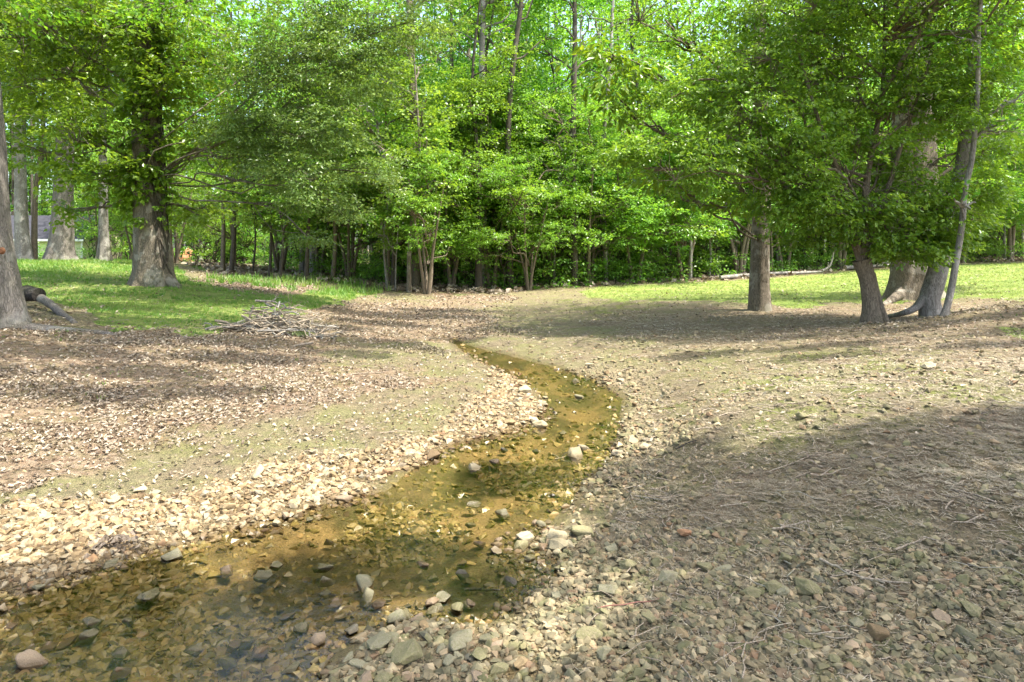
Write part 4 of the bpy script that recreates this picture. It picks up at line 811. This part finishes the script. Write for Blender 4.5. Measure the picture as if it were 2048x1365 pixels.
for y0, y1 in ((-.4, 3.5), (7.4, 3.5)):
    z0, z1 = ez-.1, ez+2.25
    v = [(-13.4,y0,z0),(.35,y0,z0),(.35,y1,z1),(-13.4,y1,z1)]; v += [(a, b_, c-.14) for a, b_, c in v]
    g.add(v, [(0,1,2,3),(4,7,6,5),(0,4,5,1),(1,5,6,2),(2,6,7,3),(3,7,4,0)])
g.build('roof', M_roof, bd)
g = Geo(); box(g, -.12, .03, -.045, -.015, 0, ez-.12); g.build('corner_board', M_trim, bd)
g = Geo(); box(g, -13.4, .35, -.46, -.405, ez-.28, ez-.08); g.build('gutter', M_trim, bd)
for xw in (-8.5, -4.4):
    g = Geo(); box(g, xw-.5, xw+.5, -.05, -.014, .8, 1.9); wd_ = g.build('window', M_trim, bd); g = Geo(); box(g, xw-.42, xw+.42, -.056, -.0505, .88, 1.82); g.build('pane', M_glass, wd_)
# ------------------------------------------------------------------ garden chair and ring of stones
cx, cyy, _ = at(372, 520, 46); cz = h1(cx, cyy)
M_or = flat_mat('orange_wood', (.50, .24, .13), .55, .25)
ch = empty('garden_chair', (cx, cyy, cz), 'orange wooden garden chair with a tall pointed slat back by the stone ring', 'chair', rz=.12)
g = Geo()
for k in range(5):
    x0 = -.29+k*.118; top = 1.04-abs(k-2)*.075
    v = [(x0,.12,.33),(x0+.108,.12,.33),(x0+.108,.42,top-(.03 if k > 2 else 0)),(x0,.42,top-(.03 if k < 2 else 0))]; v += [(a, b_+.03, c) for a, b_, c in v]
    g.add(v, [(0,1,2,3),(4,7,6,5),(0,4,5,1),(1,5,6,2),(2,6,7,3),(3,7,4,0)])
g.build('backrest', M_or, ch)
g = Geo()
for k in range(6): box(g, -.3, .3, -.35+k*.085, -.28+k*.085, .36-k*.012, .385-k*.012)
box(g, -.3, .3, -.385, -.355, .2, .385); g.build('seat', M_or, ch)
for s in (-1, 1):
    g = Geo(); box(g, s*.36-.07, s*.36+.07, -.42, .32, .56, .585); g.build('armrest', M_or, ch)
    g = Geo(); box(g, s*.335-.025, s*.335+.025, -.38, -.29, 0, .557); g.build('leg', M_or, ch)
    g = Geo(); v = [(s*.3-.015,-.34,.2),(s*.3-.015,.5,0),(s*.3-.015,.5,.1),(s*.3-.015,-.34,.355)]; v += [(a+.03, b_, c) for a, b_, c in v]
    g.add(v, [(0,1,2,3),(4,7,6,5),(0,4,5,1),(1,5,6,2),(2,6,7,3),(3,7,4,0)]); g.build('leg', M_or, ch)
def make_rock(loc, s, mt, seed, label, cat, group=None, name='rock', sc=(1, 1, 1), rz=None, lift=.18):
    V, Fc = BIG[seed % len(BIG)]; key = ('rk', seed % len(BIG), mt.name)
    if key not in RK:
        g = Geo(); g.add(V, Fc, 0, .3+.05*(seed % 9)); o = g.build(name, mt); RK[key] = o.data
    else: o = bpy.data.objects.new(name, RK[key]); C.objects.link(o)
    o.location = (loc[0], loc[1], loc[2]+s*lift); o.scale = (s*sc[0], s*sc[1], s*sc[2]); o.rotation_euler = (random.uniform(-.2, .2), random.uniform(-.2, .2), random.uniform(0, 6.28) if rz is None else rz)
    return tag(o, label, cat, group)
RK = {}
rx_, ry_, _ = at(392, 527, 43.5)
for k in range(22):
    a = k/22*6.28; x, y = rx_+1.25*math.cos(a), ry_+1.25*math.sin(a)
    make_rock((x, y, h1(x, y)), random.uniform(.16, .26), random.choice([R_pale, R_grey]), k, 'flat stone laid in the low ring of stones in front of the orange chair', 'stone', 'stones of the low ring by the chair', 'ring_stone', (1, .8, .8))
for k in range(12):
    a = math.pi+k/11*math.pi; x, y = rx_+1.22*math.cos(a), ry_+1.22*math.sin(a)
    make_rock((x, y, h1(x, y)+.19), random.uniform(.15, .22), R_pale, k+3, 'flat stone laid in the low ring of stones in front of the orange chair', 'stone', 'stones of the low ring by the chair', 'ring_stone', (1, .8, .7))
# ------------------------------------------------------------------ logs, sticks and the brush pile
def stick(name, pts, r0, r1, mt, label, cat, group=None, sides=8, forks=0, wob=.02, k=4):
    P = smooth_path(pts, k); o_ = P[0].copy(); L_ = np.linalg.norm(P[-1]-P[0]); P = P+np.random.normal(0, wob*.35*L_/len(P)**.5, P.shape)*np.linspace(0, 1, len(P))[:, None]*np.linspace(1, 0, len(P))[:, None]*2
    g = Geo(); r = np.linspace(r0, r1, len(P))*(1+.08*np.random.normal(size=len(P))); tube(g, P-o_, r, sides, cap=True if sides > 10 else 1)
    for q in range(forks):
        i = random.randint(len(P)//4, len(P)-2); d = P[i]-P[i-1]; d /= np.linalg.norm(d)+1e-9; d2 = d+np.random.normal(0, .7, 3); d2[2] = abs(d2[2])*.6; d2 /= np.linalg.norm(d2)
        l = L_*random.uniform(.15, .4); tube(g, bend(P[i]-o_, P[i]-o_+d2*l, 5, .08), np.linspace(r[i]*.6, r1*.4, 5), 5)
    o = g.build(name, [mt, M_cut]); o.location = o_; return tag(o, label, cat, group)
M_cut = flat_mat('cut_wood', (.45, .34, .21), .8, .4); M_dkcut = flat_mat('charred_cut', (.06, .05, .04), .9, .4)
Y0 = ray(545, 668)[1]
def pl(px_, py_, dy=0): return at(px_, py_, Y0+dy)
BP = [([(456,673),(490,675),(524,681)], .058, .055, B_dark, 'thick dark grey log with a sawn end lying at the front of the brush pile', 0, 'log', 0),
 ([(534,674),(532,684),(541,694)], .032, .028, B_pale, 'short lichened stub lying against the right end of the dark front log', 0, 'branch', -.05),
 ([(432,668),(450,668),(466,660)], .06, .045, B_grey, 'lichened grey log end at the left foot of the brush pile', 0, 'log', .1),
 ([(430,642),(452,645),(470,655),(490,664)], .022, .016, B_stick, 'curved grey branch rising out of the left side of the brush pile', 2, 'branch', .1),
 ([(483,668),(520,660),(560,662),(590,672),(622,679)], .022, .022, B_stick, 'long pale bowed branch crossing the front of the brush pile', 1, 'branch', -.12),
 ([(515,634),(535,643),(560,656)], .042, .03, B_stick, 'stout pale broken limb on top of the brush pile', 0, 'branch', .25),
 ([(618,663),(621,676),(627,692)], .014, .010, B_pale, 'thin upright forked end at the right front of the brush pile', 1, 'branch', -.15),
 ([(556,632),(563,619),(580,616),(610,622),(640,630)], .016, .008, B_stick, 'arched pale branch looping over the top of the brush pile', 2, 'branch', .25),
 ([(556,632),(570,645),(585,660),(588,680)], .018, .012, B_stick, 'kinked branch hanging down the middle of the brush pile', 1, 'branch', -.05),
 ([(494,655),(520,650),(555,654),(600,662)], .034, .02, B_pale, 'pale lichened limb buried across the middle of the brush pile', 1, 'branch', .08),
 ([(498,640),(503,622),(507,611)], .02, .016, B_stick, 'broken pale stub standing up at the back of the brush pile', 2, 'branch', .4),
 ([(485,620),(498,624),(512,628)], .012, .01, B_stick, 'short forked stick poking up at the back left of the brush pile', 2, 'branch', .4),
 ([(560,640),(590,652),(620,668),(660,680)], .016, .012, B_stick, 'straight pale stick sloping off the right side of the brush pile', 1, 'branch', 0),
 ([(573,697),(600,690),(628,686)], .016, .018, B_stick, 'pale brown stick lying alone on the mud in front of the brush pile', 0, 'stick', -1.0)]
for pts, r0, r1, mt, lb, fk_, cat_, dy in BP:
    stick('branch' if cat_ != 'log' else 'log', [pl(a, c, dy+.02*i_) for i_, (a, c) in enumerate(pts)], r0, r1, mt, lb, cat_, 'wood of the brush pile', forks=fk_)
pc = np.array(ray(552, 668)); 
for k in range(115):
    x = random.gauss(0, .44); y = random.gauss(.2, .28); zt = max(.02, .48*math.exp(-((x+.05)/.55)**2-((y-.2)/.42)**2))*random.uniform(.2, 1)
    a = random.choice([0, -.4, -.7, .6, random.uniform(-1.5, 1.5), random.uniform(-1.5, 1.5)])+random.gauss(0, .2); l = random.uniform(.35, .85)
    c = pc+np.array([x, y, 0]); c[2] = h1(c[0], c[1])+zt
    d = np.array([math.cos(a), math.sin(a)*.8, random.uniform(-.28, .22)]); p0 = c-d*l/2; p1 = c+d*l/2
    for p in (p0, p1): p[2] = max(p[2], h1(p[0], p[1])+.01)
    stick('branch', bend(p0, p1, 5, .05), random.uniform(.008, .022), random.uniform(.004, .008), random.choice([B_stick, B_stick, B_pale]), 'thin dry stick tangled in the heap of the brush pile', 'branch', 'thin sticks of the brush pile', 6, random.randint(1, 3), k=2)
g = Geo(); P = np.random.normal(size=(26, 3))*[.06,.05,.015]+np.array(pl(598, 664, -.05)); P[:, 2] = np.maximum(P[:, 2], pc[2]+.04); leaves(g, P, np.tile([[.8,-.3,-.2]], (26,1))/np.linalg.norm([.8,-.3,-.2]), 8, .08, .06, True, .35, .4)
tag(g.build('leafy_sprig', leaf_mat('leaf_wilted', (.22,.28,.12), (.32,.38,.2), (.42,.47,.28))), 'pale wilted green leafy sprig on the right side of the brush pile', 'sprig', None)
M_fungus = flat_mat('bracken_orange', (.42, .24, .04), .9, .5)
# black log and grey slab beside the left edge trunk
q = ray(70, 612); Yq = q[1]
Yq = q[1]-.4
stick('log', [at(10, 580, Yq+.3), at(45, 586, Yq+.1), at(78, 590, Yq-.1)], .125, .12, bark('bark_charred', (.015,.013,.011), (.07,.06,.055), None, 12, .8), 'short blackened log with its cut end showing, resting behind the left edge trunk', 'log', sides=14)
stick('weathered_log', [at(82, 597, Yq-.1), at(105, 612, Yq-.35), at(128, 632, Yq-.8), ray(150, 648)], .075, .045, B_grey, 'weathered grey log sloping down the bank right of the blackened log', 'log', sides=12)
# fallen trunk by the wood on the right
def onp(pts, lift=.1, ymin=12):
    r = []
    for a in pts: x, y, z = ray(*a, ymin); r.append((x, y, z+lift))
    return r
stick('fallen_log', onp([(1440,561),(1520,554),(1600,551),(1645,549)], .10), .085, .055, B_pale, 'long bleached fallen trunk at the back of the lawn behind the straight tree', 'fallen log', sides=12, forks=0)
xx = ray(1645, 549, 12); stick('fallen_branch', [(xx[0],xx[1],xx[2]+.15),(xx[0]+.35,xx[1],xx[2]+.4),(xx[0]+.5,xx[1],xx[2]+1.0)], .06, .03, B_pale, 'bleached branch rising from the end of the long fallen trunk', 'branch', forks=2)
stick('fallen_log', onp([(1690,541),(1740,538),(1785,536)], .12), .10, .06, B_pale, 'shorter bleached fallen trunk between the forked tree and the broad oak', 'fallen log', sides=10, forks=3)
for k in range(14):
    a = ray(1740+random.uniform(-50, 60), 529+random.uniform(-4, 5), 12); d = np.array([random.uniform(-1, 1), random.uniform(-.3, .3), random.uniform(0, .25)])
    stick('fallen_branch', bend(np.array(a)+[0,0,.1], np.array(a)+[0,0,.15]+d*1.4, 5), .04, .012, B_pale, 'bleached branch in the heap of brush at the wood edge behind the forked tree', 'branch', 'heaped branches behind the forked tree', 6, 2)
for k in range(16):
    a = ray(2010+random.uniform(-50, 90), 512+random.uniform(-6, 5), 12); d = np.array([random.uniform(-1, 1), random.uniform(-.3, .3), random.uniform(0, .2)])
    stick('fallen_branch', bend(np.array(a)+[0,0,.1], np.array(a)+[0,0,.15]+d*1.6, 5), .05, .015, random.choice([B_pale, B_stick]), 'bleached branch in the heap of brush at the far right edge of the wood', 'branch', 'heaped branches at the right edge', 6, 2)
# twigs lying on the foreground banks: (px0,py0,px1,py1,radius,material,label)
M_red = flat_mat('red_twig', (.24, .10, .075), .5, .2)
TW_ = [(1195,1228,1322,1204,.0045,M_red,'long thin reddish twig lying on the wet gravel at the bottom'),
 (1538,953,1668,910,.006,B_stick,'grey twig slanting on the right bank below the shadow edge'),(1590,963,1620,950,.005,B_stick,'short grey twig beside the slanting one on the right bank'),(1640,962,1700,942,.006,B_stick,'pale twig ending at a tuft of straw on the right bank'),
 (1440,1020,1500,1015,.006,B_stick,'grey twig lying level near the top of the mossy patch'),(1545,1066,1622,1052,.009,B_stick,'dark grey forked twig in the middle of the right bank'),(1560,1060,1630,1080,.006,B_stick,'pale twig crossing under the dark forked twig'),
 (1790,1112,1850,1090,.007,B_stick,'crooked grey twig right of centre on the shaded bank'),(1845,1086,1880,1090,.005,B_stick,'small pale twig beside the crooked grey twig'),(1930,1056,1968,1038,.007,B_stick,'pale bleached twig near the right edge of the gravel'),
 (1640,1130,1700,1160,.009,B_stick,'brown stick leading into the tangle of twigs on the gravel'),(1690,1150,1770,1182,.008,B_stick,'bleached stick in the tangle of twigs, left of the rounded stone'),(1720,1168,1820,1183,.009,B_stick,'longest pale stick of the tangle on the gravel'),(1730,1175,1750,1155,.005,B_stick,'upright broken twig in the tangle on the gravel'),(1660,1165,1740,1150,.005,B_stick,'thin bent twig crossing the tangle on the gravel'),
 (1540,820,1640,806,.006,B_brown,'thin brown twig right at the edge of the big shadow'),(1350,906,1395,888,.008,B_dark,'dark twig on the bank above the creek bend'),(1270,1000,1330,1010,.007,B_stick,'pale stick on the mossy patch by the water'),
 (420,830,300,850,.006,B_stick,'thin pale stick on the mud of the left bank'),(1045,1008,1090,1016,.006,B_dark,'dark twig lying half in the creek'),(760,872,840,868,.006,B_stick,'pale stick on the gravel point left of the creek'),(1105,915,1150,938,.008,B_stick,'bleached stick caught on the pale stones in mid creek'),(1110,925,1165,915,.009,B_stick,'thicker bleached stick lying across the mid creek stones'),
 (930,1190,1000,1192,.011,B_dark,'dark sodden stick lying in the shallow lower pool'),(700,755,770,748,.008,B_stick,'pale stick on the leafy left bank'),(180,790,260,800,.007,B_stick,'grey stick among the leaves of the left bank'),(1040,735,1052,748,.004,B_stick,'slim bent twig standing at the upper creek edge')]
for a, b_, c, d_, r, mt, lb in TW_:
    p0, p1 = np.array(ray(a, b_)), np.array(ray(c, d_)); p0[2] += r+.012; p1[2] += r+.012
    P = bend(p0, p1, 6, .014); r *= .72
    for p in P: p[2] = max(p[2], h1(p[0], p[1])+r+.005)
    stick('twig', P, r, r*.5, mt, lb, 'twig', None, 7, 0 if mt is M_red else 2, k=2)
def twiglets(n, y0, y1, key, name, mt, label):
    X, Y = cand(n, y0, y1); Z = H(X, Y); k = np.random.rand(n) < key(X, Y, Z); X, Y, Z = X[k], Y[k], Z[k]; g = Geo()
    for x, y, z in zip(X, Y, Z):
        a = random.uniform(0, 6.28); l = random.uniform(.05, .22); r = random.uniform(.0012, .0035)*(1+y*.1)
        p0 = np.array([x-l/2*math.cos(a), y-l/2*math.sin(a), z+.012]); p1 = np.array([x+l/2*math.cos(a), y+l/2*math.sin(a), z+.012+random.uniform(-.003, .02)])
        tube(g, bend(p0, p1, 4, .06), np.linspace(r, r*.5, 4), 4, rnd=.5)
    tag(g.build(name, mt), label, 'twigs', kind='stuff')
twiglets(2600, 2.2, 14, lambda X, Y, Z: (Z > .03)*(.25+.7*(X > 0)), 'fine_twigs', B_stick, 'fine broken twigs scattered over the banks')
# ------------------------------------------------------------------ rocks
RL = """517,943,40,p 281,981,26,p 228,999,28,t 459,1014,38,t 615,878,14,p 369,1041,16,t 687,996,36,k 554,1050,30,p 592,1054,20,t 346,1111,44,g 223,1127,34,g 311,1169,24,g 657,1096,22,t 456,1157,36,k 554,1154,34,g 647,1154,44,g 652,1184,36,g
527,1177,40,g 256,1270,34,g 186,1264,42,g 55,1325,66,k 65,1297,34,t 98,1300,32,k 30,1285,30,t 20,1257,28,t 241,1327,40,g 135,1292,36,k 173,1290,40,g 296,1267,14,k 321,1266,20,k 467,1312,30,k 492,1307,32,g 519,1315,40,k 386,1327,44,g
241,1357,40,k 587,1337,40,g 454,1347,36,g 602,1262,40,g 301,1202,52,g 285,1215,34,g 1049,778,30,p 1036,810,20,t 1081,850,34,p 1069,843,24,p 1159,800,24,g 1152,763,20,g 1124,873,24,g 1152,906,50,p 1167,896,30,t 1001,883,14,k 948,946,34,p
991,938,24,k 1071,916,16,d 1006,908,20,d 866,911,40,t 775,941,26,t 946,1026,30,g 1006,1034,32,g 941,1064,22,g 1049,1076,46,p 1041,1091,34,m 1114,1069,44,p 1116,1086,44,p 1164,1059,50,m 1137,1089,24,p 1059,1117,26,g 848,1152,34,k
926,1159,34,d 1021,1163,34,d 886,1197,46,g 730,1182,56,g 735,1201,50,g 795,1234,44,g 918,1277,62,g 755,1277,70,g 815,1302,74,m 866,1224,28,g 958,1310,44,m 913,1312,20,g 973,1277,30,g 1214,1174,46,g 1174,1265,54,m 1257,1129,40,m
1315,1122,34,m 1372,1066,34,r 1224,1094,30,g 1297,1229,42,m 1335,1152,46,g 1111,1187,30,g 1041,1325,36,t 1091,1340,28,p 1142,1347,34,g 735,1352,44,k 1212,1305,38,g 1362,1267,34,t 1604,830,26,y 1857,732,30,p 1451,1137,38,g 1408,1131,34,m
1574,1116,36,m 1503,1182,40,m 1546,1172,38,y 1619,1174,58,m 1566,1182,32,g 1589,1212,28,y 1709,1182,34,k 1882,1234,38,k 1932,1154,42,m 1940,1212,46,m 1702,1290,36,k 1669,1320,32,y 1712,1242,38,g 1927,1264,48,g 1629,1144,24,m 1744,1197,20,k
1611,1347,28,t 2015,1101,20,t 1925,1036,26,m 1887,931,18,g 1699,1056,24,g 1576,1034,26,m 1750,1262,50,t 1250,868,24,y 1265,880,30,t 1290,893,28,t 1237,890,24,p 1235,905,26,t 1310,860,20,p 1270,808,20,t 1180,728,18,p 1215,745,16,t 1240,760,18,p 1060,818,20,t 1090,795,18,p 1020,845,24,t"""
CM = {'p': (R_pale, 'pale cream'), 't': (R_tan, 'tan'), 'g': (R_grey, 'grey olive'), 'k': (R_pink, 'pinkish brown'), 'm': (R_moss, 'moss stained'), 'r': (R_rust, 'rusty orange'), 'y': (R_moss, 'yellowish'), 'd': (bark('dark_wet_stone', (.03,.028,.022), (.09,.08,.06), None, 20, .3), 'dark wet')}
items = []
for tk in RL.split():
    a, b_, w_, c = tk.split(','); a, b_, w_ = float(a), float(b_), float(w_)
    zn = 'right' if False else None
    x, y, z = ray(a, b_+w_*.25); s_ = w_/F*y/2*1.35
    inw = sdf(np.array([x]), np.array([y]), CRK)[0] > -.03
    if inw: zn = 'in the upper creek bend' if b_ < 1000 else ('in mid pool' if b_ < 1140 else 'in the lower pool')
    elif a < 760: zn = 'on the left gravel bar'
    elif a < 1010 and b_ > 1150: zn = 'in the pile below the pool'
    elif a < 1200 and b_ > 1000: zn = 'on the pool rim'
    elif b_ < 1000 and a < 1130: zn = 'on the gravel point'
    elif b_ < 930 and a < 1330: zn = 'on the upper creek rim'
    elif b_ < 1100: zn = 'high on the right bank'
    elif a < 1480: zn = 'on the bank beside the pool'
    else: zn = 'on the lower right gravel'
    items.append([a, x, y, z, s_, c, zn, inw])
items.sort(key=lambda q_: (q_[6], q_[5], q_[0]))
import collections
tot_ = collections.Counter((q_[6], q_[5]) for q_ in items); seen = collections.Counter()
for k, (a, x, y, z, s_, c, zn, inw) in enumerate(items):
    mt, cn_ = CM[c]; key = (zn, c); i_ = seen[key]; seen[key] += 1
    o_ = '' if tot_[key] == 1 else (f', {OR[i_]} such from the left' if i_ else ', leftmost such')
    sz = 'large' if s_ > .055 else ('fist sized' if s_ > .035 else 'small')
    zz = max(z, -.03) if inw else z
    make_rock((x, y, zz), s_, mt, k, f'{sz} {cn_} rock {zn}{o_}', 'rock', None, 'rock', (1, .85, .95), lift=.3 if inw else .2)
def extra(n, key, y0, y1, mts, lo, hi, label, group):
    c = 0
    while c < n:
        X, Y = cand(1, y0, y1, .74); x, y = float(X[0]), float(Y[0]); z = h1(x, y)
        if random.random() < float(key(X, Y, np.array([z]))[0]):
            make_rock((x, y, z), random.uniform(lo, hi)*(.7+.05*y), random.choice(mts), random.randint(0, 99), label, 'rock', group, 'rock', (1, random.uniform(.7, 1), random.uniform(.7, 1)), lift=.15); c += 1
extra(42, kL, 2.6, 9, [R_tan, R_pale, R_pale, R_pink], .022, .042, 'small broken tan stone bedded among the pale gravel of the left bar', 'stones bedded in the left gravel bar')
extra(50, kR, 2.3, 5, [R_moss, R_grey, R_grey, R_tan, R_pink], .020, .042, 'small weathered stone bedded among the olive gravel of the right bank', 'stones bedded in the right gravel')

PILE = zone([(620,1365),(700,1270),(800,1215),(940,1250),(1040,1270),(1000,1365)])
def kP(X, Y, Z):
    px, py = proj(X, Y, Z); return (sdf(px, py, PILE) > 0)*1.0
extra(34, kP, 2.5, 3.2, [R_grey, R_grey, R_moss, R_tan, R_pink], .035, .068, 'grey angular stone heaped at the gravelly foot of the pool', 'stones heaped at the foot of the pool')
def kW(X, Y, Z): return ((Z < -.01)*(Y < 4.6)*(vn(X*1.6, Y*1.6, seed=77) > .45))*1.0
c = 0
while c < 40:
    X_, Y_ = cand(1, 2.55, 5.2, .74); x, y = float(X_[0]), float(Y_[0]); z = h1(x, y)
    if kW(X_, Y_, np.array([z]))[0] > .5:
        s_ = random.uniform(.028, .052); make_rock((x, y, max(z, -.045)), s_, random.choice([R_grey, R_tan, R_pink, R_moss]), random.randint(0, 99), 'small wet stone breaking the surface of the shallow pool', 'rock', 'stones breaking the surface of the pool', 'rock', (1, .85, .9), lift=.55); c += 1
def clump(px_, py_, n, rad, label):
    x, y, z = ray(px_, py_); P = np.random.normal(size=(n, 2))*rad; X = x+P[:, 0]; Y = y+P[:, 1]; g = Geo()
    inst(g, CUR, np.stack([X, Y, H(X, Y)+.012+.035*np.random.rand(n)*np.exp(-(P**2).sum(1)/rad**2)], 1), .05*np.random.uniform(.6, 1.2, n), np.random.rand(n)*6.28, np.random.normal(0, .7, n), np.random.normal(0, .7, n), np.random.rand(n)*.5)
    tag(g.build('leaf_drift', M_litter), label, 'leaf litter', kind='stuff')
clump(222, 1098, 90, .07, 'brown dead leaves caught in a heap on the left gravel bar')
clump(1010, 664, 260, .3, 'dead leaves heaped on the far side of the creek bend')
clump(850, 700, 200, .25, 'dead leaves drifted against the left rim of the upper creek')
